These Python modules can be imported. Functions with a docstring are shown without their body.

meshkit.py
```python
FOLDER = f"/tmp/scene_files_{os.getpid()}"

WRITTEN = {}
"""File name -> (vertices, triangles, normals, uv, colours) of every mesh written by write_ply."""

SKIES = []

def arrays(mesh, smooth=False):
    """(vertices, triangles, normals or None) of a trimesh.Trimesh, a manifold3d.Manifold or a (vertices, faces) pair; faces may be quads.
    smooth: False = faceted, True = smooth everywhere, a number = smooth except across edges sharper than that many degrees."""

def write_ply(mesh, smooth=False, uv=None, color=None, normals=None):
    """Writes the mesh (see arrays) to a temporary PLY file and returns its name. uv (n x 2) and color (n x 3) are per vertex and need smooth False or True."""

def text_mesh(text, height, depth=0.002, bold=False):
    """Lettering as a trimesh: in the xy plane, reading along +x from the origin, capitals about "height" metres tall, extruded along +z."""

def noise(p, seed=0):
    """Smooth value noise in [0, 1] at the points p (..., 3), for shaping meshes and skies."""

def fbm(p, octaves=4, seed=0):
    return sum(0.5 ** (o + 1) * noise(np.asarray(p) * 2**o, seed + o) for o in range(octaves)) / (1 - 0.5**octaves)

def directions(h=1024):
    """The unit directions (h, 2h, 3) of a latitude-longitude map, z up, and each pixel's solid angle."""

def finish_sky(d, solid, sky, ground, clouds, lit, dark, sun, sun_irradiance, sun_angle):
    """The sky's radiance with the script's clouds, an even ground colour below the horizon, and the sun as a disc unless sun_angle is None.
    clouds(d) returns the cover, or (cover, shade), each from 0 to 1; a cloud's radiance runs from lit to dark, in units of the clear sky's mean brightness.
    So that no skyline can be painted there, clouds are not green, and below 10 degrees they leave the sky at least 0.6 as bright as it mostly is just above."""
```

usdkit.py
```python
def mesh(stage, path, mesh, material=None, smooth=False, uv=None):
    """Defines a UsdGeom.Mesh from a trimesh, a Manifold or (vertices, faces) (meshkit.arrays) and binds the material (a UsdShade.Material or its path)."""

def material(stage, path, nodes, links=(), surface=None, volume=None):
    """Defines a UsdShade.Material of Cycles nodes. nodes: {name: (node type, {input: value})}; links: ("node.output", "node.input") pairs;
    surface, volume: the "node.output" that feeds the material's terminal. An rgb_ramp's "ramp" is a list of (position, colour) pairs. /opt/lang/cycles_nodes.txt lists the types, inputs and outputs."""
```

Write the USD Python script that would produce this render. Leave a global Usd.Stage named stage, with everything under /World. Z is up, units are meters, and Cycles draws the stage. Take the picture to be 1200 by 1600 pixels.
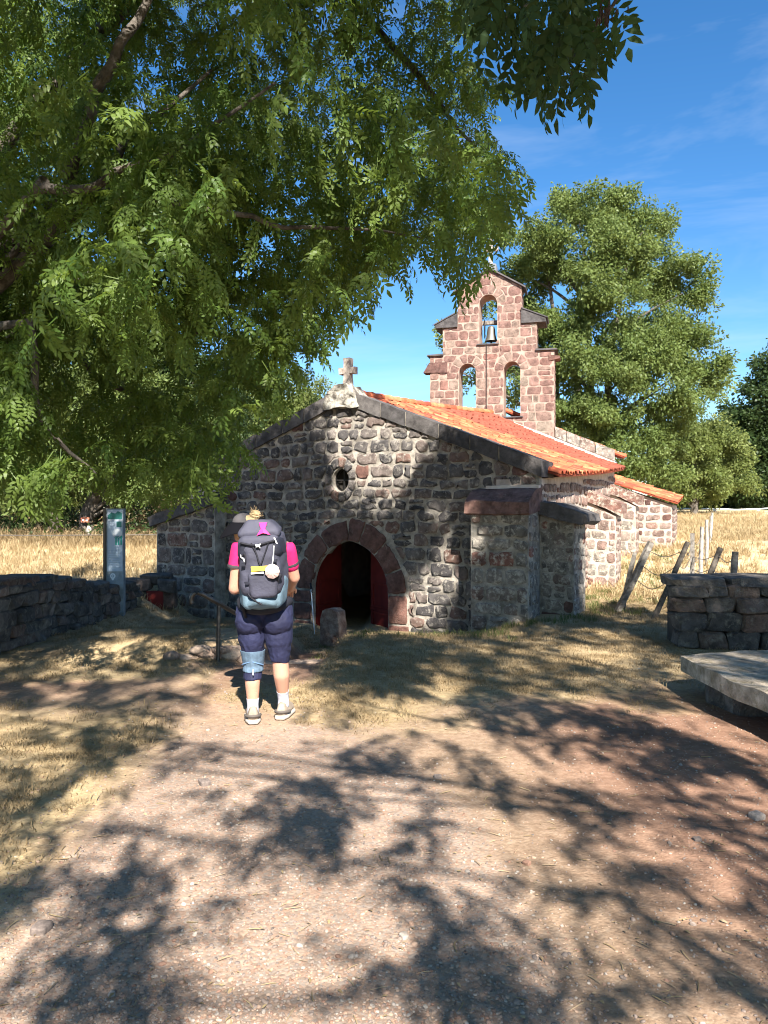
import math, random
import numpy as np
import trimesh
import manifold3d as m3
import shapely
from shapely.geometry import Polygon, Point, box as sbox, LineString
from shapely import affinity
import usdkit, meshkit
from pxr import Usd, UsdGeom, UsdLux, UsdShade, Gf, Sdf, Vt

stage = Usd.Stage.CreateInMemory()
UsdGeom.SetStageUpAxis(stage, 'Z')
UsdGeom.SetStageMetersPerUnit(stage, 1.0)
UsdGeom.Xform.Define(stage, '/World')
UsdGeom.Scope.Define(stage, '/World/Looks')

# ------------------------------------------------------------------ camera, sky, sun, exposure
EYE, HOR = 1.6, 798.0
EXPOSURE = 1.74
SKY_STRENGTH = 0.052
SUN_INTENSITY = 1.25
SUN_AZ, SUN_EL = math.radians(10.5), math.radians(41)     # to the right of straight behind the camera; height
SUN = np.array([math.sin(SUN_AZ) * math.cos(SUN_EL), -math.cos(SUN_AZ) * math.cos(SUN_EL), math.sin(SUN_EL)])

cam = UsdGeom.Camera.Define(stage, '/World/camera')
cam.CreateFocalLengthAttr(36.0)
cam.CreateHorizontalApertureAttr(36.0)
cam.CreateVerticalApertureAttr(48.0)
cam.CreateClippingRangeAttr(Gf.Vec2f(0.05, 5000))
cam.CreateExposureAttr(EXPOSURE)
x = UsdGeom.Xformable(cam)
x.AddTranslateOp().Set(Gf.Vec3d(0, 0, EYE))
x.AddRotateXOp().Set(90 - math.degrees(math.atan(2 / 1200)))

LK = '/World/Looks/'
dome = UsdLux.DomeLight.Define(stage, '/World/sky')
skym = usdkit.material(stage, LK + 'sky_look', {
    'sky': ('sky_texture', {'sky_type': 'single_scattering', 'sun_disc': False, 'sun_elevation': SUN_EL,
                            'sun_rotation': math.atan2(SUN[0], SUN[1]), 'altitude': 900.0,
                            'air_density': 1.0, 'aerosol_density': 0.35, 'ozone_density': 2.2}),
    'tc': ('texture_coordinate', {}),
    'map': ('mapping', {'scale': (1.1, 1.6, 6.0), 'rotation': (0.1, 0.25, 0.3)}),
    'n': ('noise_texture', {'scale': 1.5, 'detail': 9.0, 'roughness': 0.6, 'distortion': 0.5}),
    'r': ('map_range', {'from_min': 0.52, 'from_max': 0.82, 'to_min': 0.0, 'to_max': 0.32, 'clamp': True}),
    'sat': ('hsv', {'saturation': 1.3, 'value': 1.3}),
    'mix': ('mix_color', {'b': (6.0, 6.6, 7.4)}),
    'bg': ('background_shader', {'strength': SKY_STRENGTH})},
    [('tc.generated', 'map.vector'), ('map.vector', 'n.vector'), ('n.fac', 'r.value'), ('r.result', 'mix.fac'),
     ('sky.color', 'sat.color'), ('sat.color', 'mix.a'), ('mix.result', 'bg.color')], surface='bg.background')
UsdShade.MaterialBindingAPI.Apply(dome.GetPrim()).Bind(skym)
dome.GetPrim().SetCustomDataByKey('kind', 'structure')

sun = UsdLux.DistantLight.Define(stage, '/World/sun')
sun.CreateIntensityAttr(SUN_INTENSITY)
sun.CreateAngleAttr(0.53)
sun.CreateColorAttr(Gf.Vec3f(1.0, 0.945, 0.86))
sun.CreateNormalizeAttr(True)
UsdGeom.Xformable(sun).AddTransformOp().Set(Gf.Matrix4d().SetRotate(Gf.Rotation(Gf.Vec3d(0, 0, 1), Gf.Vec3d(*map(float, SUN)))))

# ------------------------------------------------------------------ helpers
rng = np.random.default_rng(7)
USED = {}


def numbered(parent, name):
    key = (parent, name)
    n = USED.get(key, 0)
    USED[key] = n + 1
    return f'{parent}/{name}' + (f'_{n:03d}' if n else '')


LOC = {}


def thing(name, label, cat, loc=(0, 0, 0), group=None, kind=None):
    p = numbered('/World', name)
    xf = UsdGeom.Xform.Define(stage, p)
    xf.AddTranslateOp().Set(Gf.Vec3d(*map(float, loc)))
    LOC[p] = np.array(loc, float)
    pr = xf.GetPrim()
    tag(pr, label, cat, group, kind)
    return p


def tag(pr, label=None, cat=None, group=None, kind=None):
    for k, v in (('label', label), ('category', cat), ('group', group), ('kind', kind)):
        if v:
            pr.SetCustomDataByKey(k, v)


def loc_of(path):
    top = '/'.join(path.split('/')[:3])
    return LOC.get(top, np.zeros(3))


def as_mesh(mesh):
    v, f, _ = meshkit.arrays(mesh, False)
    return v, f


def part(parent, name, mesh, mat, smooth=False, label=None, kind=None):
    """A mesh given in world coordinates, stored in its thing's own frame."""
    v, f = as_mesh(mesh)
    p = numbered(parent, name)
    tm = trimesh.Trimesh(v - loc_of(p), f, process=bool(smooth))
    m = usdkit.mesh(stage, p, tm, M[mat], smooth=smooth)
    tag(m.GetPrim(), label, None, None, kind)
    return p


def top(name, mesh, mat, label=None, cat=None, smooth=False, group=None, kind=None):
    v, f = as_mesh(mesh)
    p = numbered('/World', name)
    m = usdkit.mesh(stage, p, trimesh.Trimesh(v, f, process=bool(smooth)), M[mat], smooth=smooth)
    tag(m.GetPrim(), label, cat, group, kind)
    LOC[p] = np.zeros(3)
    return p


def scatter(parent, name, protos, pos, quat, scale, kind='stuff', label=None, cat=None):
    """PointInstancer; protos: list of (mesh, material, smooth). pos world, quat (w,x,y,z)."""
    p = numbered(parent, name)
    pi = UsdGeom.PointInstancer.Define(stage, p)
    if parent == '/World':
        LOC[p] = np.zeros(3)
    rel = pi.CreatePrototypesRel()
    for k, (mesh, mat, sm) in enumerate(protos):
        q = f'{p}/piece' + (f'_{k:03d}' if k else '')
        usdkit.mesh(stage, q, mesh, M[mat], smooth=sm)
        rel.AddTarget(q)
    n = len(pos)
    pi.CreateProtoIndicesAttr(Vt.IntArray.FromNumpy((np.arange(n) % len(protos)).astype(np.int32)))
    pi.CreatePositionsAttr(Vt.Vec3fArray.FromNumpy((np.asarray(pos) - loc_of(p)).astype(np.float32)))
    pi.CreateOrientationsAttr(Vt.QuathArray([Gf.Quath(float(a), float(b), float(c), float(d)) for a, b, c, d in quat]))
    s = np.asarray(scale, float)
    if s.ndim == 1:
        s = np.repeat(s[:, None], 3, 1)
    pi.CreateScalesAttr(Vt.Vec3fArray.FromNumpy(s.astype(np.float32)))
    tag(pi.GetPrim(), label, cat, None, kind)
    return p


def quats(yaw, pitch, roll):
    """Rz(yaw) Ry(pitch) Rx(roll)"""
    cy, sy, cp, sp, cr, sr = np.cos(yaw / 2), np.sin(yaw / 2), np.cos(pitch / 2), np.sin(pitch / 2), np.cos(roll / 2), np.sin(roll / 2)
    return np.stack([cr * cp * cy + sr * sp * sy, sr * cp * cy - cr * sp * sy, cr * sp * cy + sr * cp * sy, cr * cp * sy - sr * sp * cy], -1)


def qrot(q, v):
    w, u = q[..., :1], q[..., 1:]
    return v + 2 * np.cross(u, np.cross(u, v) + w * v)


def W(u, v, Y):
    """World point seen at photograph pixel (u, v) at depth Y."""
    return np.array([(u - 600) / 1200 * Y, Y, EYE - (v - HOR) / 1200 * Y])


def px(p):
    return 600 + 1200 * p[..., 0] / p[..., 1], HOR + (EYE - p[..., 2]) * 1200 / p[..., 1]


def spline(pts, n):
    """Catmull-Rom through pts, n samples."""
    P = np.asarray(pts, float)
    P = np.vstack([2 * P[0] - P[1], P, 2 * P[-1] - P[-2]])
    t = np.linspace(0, len(P) - 3 - 1e-6, n)
    i = t.astype(int)
    f = (t - i)[:, None]
    a, b, c, d = P[i], P[i + 1], P[i + 2], P[i + 3]
    return 0.5 * (2 * b + (c - a) * f + (2 * a - 5 * b + 4 * c - d) * f ** 2 + (3 * b - a - 3 * c + d) * f ** 3)


def tube(pts, radii, seg=7, wob=0.0, seed=0, cap=True):
    P = np.asarray(pts, float)
    n = len(P)
    r = np.broadcast_to(np.asarray(radii, float), n) if np.ndim(radii) else np.full(n, radii, float)
    T = np.gradient(P, axis=0)
    T /= np.linalg.norm(T, axis=1, keepdims=True) + 1e-12
    up = np.array([0.13, 0.21, 0.97]) if abs(T[0, 2]) < 0.9 else np.array([0.9, 0.3, 0.1])
    A = np.cross(T, up); A /= np.linalg.norm(A, axis=1, keepdims=True) + 1e-12
    B = np.cross(T, A)
    th = np.arange(seg) * 2 * np.pi / seg
    g = np.random.default_rng(seed)
    rr = r[:, None] * (1 + wob * g.standard_normal((n, seg)))
    V = P[:, None] + rr[..., None] * (np.cos(th)[None, :, None] * A[:, None] + np.sin(th)[None, :, None] * B[:, None])
    V = V.reshape(-1, 3)
    F = []
    for i in range(n - 1):
        for j in range(seg):
            a, b = i * seg + j, i * seg + (j + 1) % seg
            F += [[a, b, b + seg], [a, b + seg, a + seg]]
    if cap:
        V = np.vstack([V, P[:1], P[-1:]])
        for j in range(seg):
            F += [[(j + 1) % seg, j, n * seg], [(n - 1) * seg + j, (n - 1) * seg + (j + 1) % seg, n * seg + 1]]
    m = trimesh.Trimesh(V, F, process=False)
    m.fix_normals() if False else None
    m.invert()
    return m


def box(a, b):
    a, b = np.minimum(a, b), np.maximum(a, b)
    m = trimesh.creation.box(b - a)
    m.apply_translation((np.array(a) + b) / 2)
    return m


def cat(*ms):
    return trimesh.util.concatenate([m for m in ms])


def rough(m, edge=0.1, amp=0.01, freq=6.0, seed=0, it=4):
    """Subdivide to edge length and push the vertices about."""
    v, f = trimesh.remesh.subdivide_to_size(m.vertices, m.faces, edge, max_iter=10)
    t = trimesh.Trimesh(v, f, process=True)
    t.merge_vertices()
    p = t.vertices * freq
    d = np.stack([meshkit.fbm(p, 3, seed + k * 11) - 0.5 for k in range(3)], -1)
    t.vertices = t.vertices + 2 * amp * d
    return t


def rounded_box(size, r, seg=8):
    sx, sy, sz = np.array(size) / 2 - r
    s = m3.Manifold.sphere(r, seg)
    return m3.Manifold.batch_hull([s.translate((i * sx, j * sy, k * sz)) for i in (-1, 1) for j in (-1, 1) for k in (-1, 1)])


def mf(m):
    a = m.to_mesh()
    return trimesh.Trimesh(np.array(a.vert_properties[:, :3]), np.array(a.tri_verts), process=False)


# ------------------------------------------------------------------ materials
M = {}


def principled(name, col, rough=0.8, bump=None, extra=None, metallic=0.0, spec=0.3):
    nodes = {'p': ('principled_bsdf', {'base_color': col, 'roughness': rough, 'metallic': metallic, 'specular_ior_level': spec})}
    links = []
    if extra:
        nodes['p'][1].update(extra)
    if bump:
        sc, dist = bump
        nodes['g'] = ('geometry', {})
        nodes['bn'] = ('noise_texture', {'scale': sc, 'detail': 5.0, 'roughness': 0.6})
        nodes['b'] = ('bump', {'strength': 0.8, 'distance': dist})
        nodes['var'] = ('map_range', {'from_min': 0.3, 'from_max': 0.7, 'to_min': 0.72, 'to_max': 1.22, 'clamp': True})
        nodes['vc'] = ('mix_color', {'blend_type': 'multiply', 'fac': 1.0, 'a': col, 'use_clamp': False})
        nodes['vn'] = ('noise_texture', {'scale': sc * 0.23, 'detail': 4.0})
        links += [('g.position', 'bn.vector'), ('g.position', 'vn.vector'), ('bn.fac', 'b.height'), ('b.normal', 'p.normal'),
                  ('vn.fac', 'var.value'), ('var.result', 'vc.b'), ('vc.result', 'p.base_color')]
    M[name] = usdkit.material(stage, LK + name, nodes, links, surface='p.BSDF')


def stone_mat(name, ramp, lichen=(0.42, 0.40, 0.34), lo=0.56, hi=0.70, bump=0.012, lmax=0.75, smear=None):
    """Stone with one tone per piece, blotches, pale lichen and a pitted face."""
    n = {'g': ('geometry', {}), 'o': ('object_info', {}),
         'r': ('rgb_ramp', {'ramp': ramp}),
         'n1': ('noise_texture', {'scale': 7.0, 'detail': 6.0, 'roughness': 0.65}),
         'v1': ('map_range', {'from_min': 0.3, 'from_max': 0.72, 'to_min': 0.45, 'to_max': 1.6, 'clamp': True}),
         'm1': ('mix_color', {'blend_type': 'multiply', 'fac': 1.0, 'use_clamp': False}),
         'n2': ('noise_texture', {'scale': 11.0, 'detail': 9.0, 'roughness': 0.72, 'distortion': 0.4}),
         'v2': ('map_range', {'from_min': lo, 'from_max': hi, 'to_min': 0.0, 'to_max': lmax, 'clamp': True}),
         'm2': ('mix_color', {'b': lichen}),
         'n3': ('noise_texture', {'scale': 55.0, 'detail': 6.0, 'roughness': 0.7}),
         'vo': ('voronoi_texture', {'scale': 45.0}),
         'ad': ('math', {'math_type': 'multiply_add', 'value2': 0.45}),
         'b': ('bump', {'strength': 1.0, 'distance': bump}),
         'p': ('principled_bsdf', {'roughness': 0.92, 'specular_ior_level': 0.2})}
    l = [('o.random', 'r.fac'), ('g.position', 'n1.vector'), ('g.position', 'n2.vector'), ('g.position', 'n3.vector'), ('g.position', 'vo.vector'),
         ('n1.fac', 'v1.value'), ('r.color', 'm1.a'), ('v1.result', 'm1.b'), ('n2.fac', 'v2.value'), ('v2.result', 'm2.fac'), ('m1.result', 'm2.a'),
         ('vo.distance', 'ad.value1'), ('n3.fac', 'ad.value3'), ('ad.value', 'b.height'), ('b.normal', 'p.normal'), ('m2.result', 'p.base_color')]
    M[name] = usdkit.material(stage, LK + name, n, l, surface='p.BSDF')


def mottled(name, c1, c2, scale=3.0, bump=(30.0, 0.01), rough=0.95, c3=None, lo=0.38, hi=0.62):
    n = {'g': ('geometry', {}), 'n1': ('noise_texture', {'scale': scale, 'detail': 8.0, 'roughness': 0.65}),
         'r': ('rgb_ramp', {'ramp': [(lo, c1), (hi, c2)] + ([(hi + 0.12, c3)] if c3 else [])}),
         'n3': ('noise_texture', {'scale': bump[0], 'detail': 7.0, 'roughness': 0.65}),
         'b': ('bump', {'strength': 1.0, 'distance': bump[1]}),
         'p': ('principled_bsdf', {'roughness': rough, 'specular_ior_level': 0.2})}
    l = [('g.position', 'n1.vector'), ('g.position', 'n3.vector'), ('n1.fac', 'r.fac'), ('r.color', 'p.base_color'), ('n3.fac', 'b.height'), ('b.normal', 'p.normal')]
    M[name] = usdkit.material(stage, LK + name, n, l, surface='p.BSDF')


def leaf_mat(name, c_dark, c_light, trans, tfac=0.35, rough=0.45):
    n = {'o': ('object_info', {}), 'g': ('geometry', {}),
         'rnd': ('math', {'math_type': 'multiply_add', 'value2': 0.45, 'value3': 0.0}),
         'ad': ('math', {'math_type': 'multiply_add', 'value2': 0.55}),
         'r': ('rgb_ramp', {'ramp': [(0.0, c_dark), (0.75, c_light), (1.0, tuple(1.25 * a for a in c_light))]}),
         'p': ('principled_bsdf', {'roughness': rough, 'specular_ior_level': 0.2}),
         't': ('translucent_bsdf', {'color': trans}),
         'mx': ('mix_closure', {'fac': tfac})}
    l = [('o.random', 'rnd.value1'), ('g.random_per_island', 'ad.value1'), ('rnd.value', 'ad.value3'), ('ad.value', 'r.fac'),
         ('r.color', 'p.base_color'), ('p.BSDF', 'mx.closure1'), ('t.BSDF', 'mx.closure2')]
    M[name] = usdkit.material(stage, LK + name, n, l, surface='mx.closure')


stone_mat('basalt', [(0.0, (0.052, 0.048, 0.049)), (0.35, (0.090, 0.082, 0.078)), (0.62, (0.135, 0.115, 0.104)), (0.85, (0.15, 0.112, 0.096)), (1.0, (0.14, 0.085, 0.068))],
          lichen=(0.38, 0.345, 0.295), lo=0.52, hi=0.67, lmax=0.8)
stone_mat('scoria', [(0.0, (0.115, 0.058, 0.046)), (0.5, (0.14, 0.076, 0.060)), (1.0, (0.10, 0.056, 0.048))], lichen=(0.33, 0.28, 0.23), lo=0.57, hi=0.76, lmax=0.55)
stone_mat('tower_stone', [(0.0, (0.145, 0.078, 0.064)), (0.3, (0.205, 0.128, 0.106)), (0.55, (0.155, 0.090, 0.075)), (0.75, (0.22, 0.165, 0.132)), (0.9, (0.19, 0.097, 0.078)), (1.0, (0.205, 0.175, 0.138))],
          lichen=(0.38, 0.31, 0.26), lo=0.56, hi=0.72, lmax=0.5)
stone_mat('side_stone', [(0.0, (0.16, 0.105, 0.088)), (0.4, (0.22, 0.165, 0.14)), (0.7, (0.19, 0.12, 0.10)), (0.9, (0.24, 0.20, 0.17)), (1.0, (0.20, 0.095, 0.072))],
          lichen=(0.50, 0.44, 0.37), lo=0.52, hi=0.68, lmax=0.7)
stone_mat('buttress_stone', [(0.0, (0.13, 0.115, 0.10)), (0.5, (0.20, 0.175, 0.15)), (0.85, (0.16, 0.12, 0.10)), (1.0, (0.17, 0.08, 0.062))],
          lichen=(0.46, 0.42, 0.35), lo=0.49, hi=0.62, lmax=0.85)
stone_mat('dark_slab', [(0.0, (0.062, 0.058, 0.058)), (1.0, (0.105, 0.095, 0.09))], lichen=(0.30, 0.27, 0.22), lo=0.6, hi=0.78, lmax=0.5)
stone_mat('red_slab', [(0.0, (0.15, 0.085, 0.070)), (1.0, (0.17, 0.095, 0.075))], lichen=(0.33, 0.25, 0.2), lo=0.55, hi=0.75, lmax=0.6)
stone_mat('drystone', [(0.0, (0.062, 0.056, 0.052)), (0.6, (0.115, 0.10, 0.088)), (1.0, (0.13, 0.085, 0.066))], lichen=(0.26, 0.24, 0.19), lo=0.52, hi=0.70, lmax=0.7, bump=0.018)
stone_mat('bench_stone', [(0.0, (0.38, 0.315, 0.24)), (1.0, (0.42, 0.35, 0.27))], lichen=(0.20, 0.165, 0.095), lo=0.46, hi=0.64, lmax=0.85, bump=0.02)
stone_mat('bank_stone', [(0.0, (0.25, 0.17, 0.13)), (1.0, (0.34, 0.26, 0.20))], lichen=(0.4, 0.35, 0.28))
mottled('mortar', (0.16, 0.142, 0.12), (0.40, 0.36, 0.305), 5.0, (35.0, 0.02), c3=(0.50, 0.455, 0.39))
mottled('tower_mortar', (0.25, 0.172, 0.138), (0.38, 0.285, 0.23), 5.0, (50.0, 0.008))
mottled('side_mortar', (0.34, 0.275, 0.23), (0.50, 0.42, 0.36), 5.0, (45.0, 0.012))
mottled('dark_core', (0.030, 0.026, 0.022), (0.06, 0.05, 0.04), 5.0)
mottled('plaster', (0.52, 0.43, 0.37), (0.66, 0.58, 0.52), 4.0, (30.0, 0.006))
mottled('slate', (0.055, 0.052, 0.055), (0.11, 0.10, 0.10), 3.0, (40.0, 0.004))
mottled('lichen_stone', (0.11, 0.095, 0.08), (0.42, 0.39, 0.33), 6.0, (40.0, 0.02), lo=0.42, hi=0.58)
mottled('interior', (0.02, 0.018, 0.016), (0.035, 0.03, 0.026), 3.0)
mottled('bark', (0.055, 0.046, 0.038), (0.15, 0.13, 0.11), 9.0, (28.0, 0.02), c3=(0.20, 0.185, 0.16))
mottled('dark_bark', (0.045, 0.037, 0.030), (0.12, 0.10, 0.08), 6.0, (22.0, 0.03))
mottled('grey_wood', (0.11, 0.095, 0.08), (0.26, 0.235, 0.205), 14.0, (60.0, 0.006))
mottled('pale_wood', (0.24, 0.22, 0.19), (0.40, 0.37, 0.33), 10.0, (60.0, 0.004))
mottled('bent_wood', (0.07, 0.06, 0.05), (0.16, 0.135, 0.11), 14.0, (60.0, 0.006))
mottled('red_paint', (0.115, 0.012, 0.010), (0.17, 0.020, 0.015), 5.0, (70.0, 0.002), rough=0.6)
mottled('cross_stone', (0.22, 0.18, 0.15), (0.42, 0.36, 0.31), 12.0, (60.0, 0.01))
mottled('post_stone', (0.17, 0.095, 0.07), (0.33, 0.24, 0.18), 9.0, (45.0, 0.015), c3=(0.42, 0.34, 0.26))
mottled('galvanised', (0.15, 0.18, 0.20), (0.26, 0.30, 0.32), 7.0, (90.0, 0.0006), rough=0.5)
principled('iron', (0.03, 0.028, 0.027), 0.5, metallic=0.6)
principled('bronze', (0.16, 0.15, 0.13), 0.55, metallic=0.7)
principled('lead', (0.16, 0.165, 0.18), 0.6, bump=(20.0, 0.004))
principled('rail_metal', (0.075, 0.070, 0.065), 0.38, metallic=0.75)
principled('wire', (0.20, 0.18, 0.16), 0.6, metallic=0.4)
principled('white_paint', (0.74, 0.74, 0.70), 0.5)
principled('print_blue', (0.36, 0.44, 0.52), 0.35)
principled('print_teal', (0.03, 0.17, 0.15), 0.35)
principled('print_green', (0.02, 0.30, 0.24), 0.35)
principled('print_ink', (0.20, 0.27, 0.33), 0.4)
principled('print_white', (0.62, 0.66, 0.68), 0.4)
principled('plate_orange', (0.42, 0.15, 0.09), 0.5)
principled('skin', (0.44, 0.235, 0.165), 0.5, extra={'subsurface_weight': 0.15, 'subsurface_scale': 0.01})
principled('shirt_pink', (0.55, 0.015, 0.115), 0.8, bump=(60.0, 0.002))
principled('shirt_trim', (0.05, 0.045, 0.05), 0.8)
principled('shorts_navy', (0.016, 0.018, 0.050), 0.75, bump=(18.0, 0.010))
principled('brace', (0.095, 0.145, 0.205), 0.85, bump=(120.0, 0.002))
principled('brace_line', (0.11, 0.19, 0.32), 0.85)
principled('sock', (0.48, 0.48, 0.54), 0.9, bump=(140.0, 0.002))
principled('shoe', (0.30, 0.24, 0.185), 0.8, bump=(90.0, 0.002))
principled('shoe_dark', (0.10, 0.085, 0.075), 0.8)
principled('shoe_sole', (0.42, 0.37, 0.31), 0.7)
principled('hat_black', (0.006, 0.006, 0.008), 1.0, spec=0.05)
principled('hat_grey', (0.075, 0.07, 0.075), 0.85)
principled('hair', (0.46, 0.33, 0.18), 0.6)
principled('pack_grey', (0.048, 0.048, 0.070), 0.7, bump=(25.0, 0.008))
principled('pack_dark', (0.014, 0.015, 0.026), 0.7, bump=(30.0, 0.005))
principled('pack_blue', (0.095, 0.145, 0.185), 0.75, bump=(60.0, 0.004))
principled('pack_black', (0.012, 0.012, 0.018), 0.7)
principled('pack_pink', (0.80, 0.03, 0.20), 0.6)
principled('pack_yellow', (0.75, 0.50, 0.06), 0.6)
principled('pack_white', (0.70, 0.70, 0.70), 0.5)
principled('shell', (0.50, 0.36, 0.33), 0.55, bump=(50.0, 0.003))
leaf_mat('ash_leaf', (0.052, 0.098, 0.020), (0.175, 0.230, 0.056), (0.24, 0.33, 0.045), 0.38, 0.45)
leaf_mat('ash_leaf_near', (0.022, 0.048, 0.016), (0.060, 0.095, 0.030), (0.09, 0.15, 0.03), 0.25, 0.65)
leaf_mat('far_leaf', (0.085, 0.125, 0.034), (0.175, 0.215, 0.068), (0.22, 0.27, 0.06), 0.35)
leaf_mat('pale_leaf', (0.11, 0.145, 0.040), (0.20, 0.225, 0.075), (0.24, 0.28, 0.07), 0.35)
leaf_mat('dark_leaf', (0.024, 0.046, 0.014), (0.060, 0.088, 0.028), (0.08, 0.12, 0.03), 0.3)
leaf_mat('straw', (0.34, 0.25, 0.13), (0.54, 0.43, 0.26), (0.38, 0.29, 0.15), 0.3, 0.7)
leaf_mat('dull_straw', (0.24, 0.17, 0.09), (0.42, 0.32, 0.18), (0.30, 0.22, 0.11), 0.3, 0.8)
leaf_mat('green_grass', (0.08, 0.10, 0.03), (0.17, 0.18, 0.06), (0.15, 0.18, 0.05), 0.3, 0.7)
principled('twig', (0.26, 0.19, 0.12), 0.9)
principled('keys', (0.055, 0.030, 0.022), 0.8)
for nm, rp in (('pebble', [(0.0, (0.14, 0.115, 0.105)), (0.25, (0.26, 0.20, 0.165)), (0.5, (0.36, 0.25, 0.18)), (0.7, (0.24, 0.135, 0.095)), (0.88, (0.28, 0.24, 0.21)), (1.0, (0.39, 0.335, 0.28))]),
               ('tile', [(0.0, (0.22, 0.065, 0.042)), (0.12, (0.36, 0.078, 0.040)), (0.40, (0.47, 0.115, 0.052)), (0.75, (0.52, 0.150, 0.065)), (1.0, (0.56, 0.22, 0.105))])):
    n = {'o': ('object_info', {}), 'g': ('geometry', {}), 'i': ('math', {'math_type': 'add'}), 'f': ('math', {'math_type': 'fraction'}), 'r': ('rgb_ramp', {'ramp': rp}),
         'nz': ('noise_texture', {'scale': 5.0 if nm == 'tile' else 60.0, 'detail': 8.0, 'roughness': 0.7}), 'v': ('map_range', {'from_min': 0.32, 'from_max': 0.62, 'to_min': 0.5, 'to_max': 1.15, 'clamp': True}),
         'm': ('mix_color', {'blend_type': 'multiply', 'fac': 1.0, 'use_clamp': False}), 'p': ('principled_bsdf', {'roughness': 0.85, 'specular_ior_level': 0.25})}
    l = [('o.random', 'i.value1'), ('g.random_per_island', 'i.value2'), ('i.value', 'f.value1'), ('f.value', 'r.fac'), ('g.position', 'nz.vector'), ('nz.fac', 'v.value'), ('r.color', 'm.a'), ('v.result', 'm.b'), ('m.result', 'p.base_color')]
    M[nm] = usdkit.material(stage, LK + nm, n, l, surface='p.BSDF')
mottled('roof_deck', (0.16, 0.035, 0.02), (0.26, 0.06, 0.03), 8.0, (30.0, 0.01))

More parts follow.
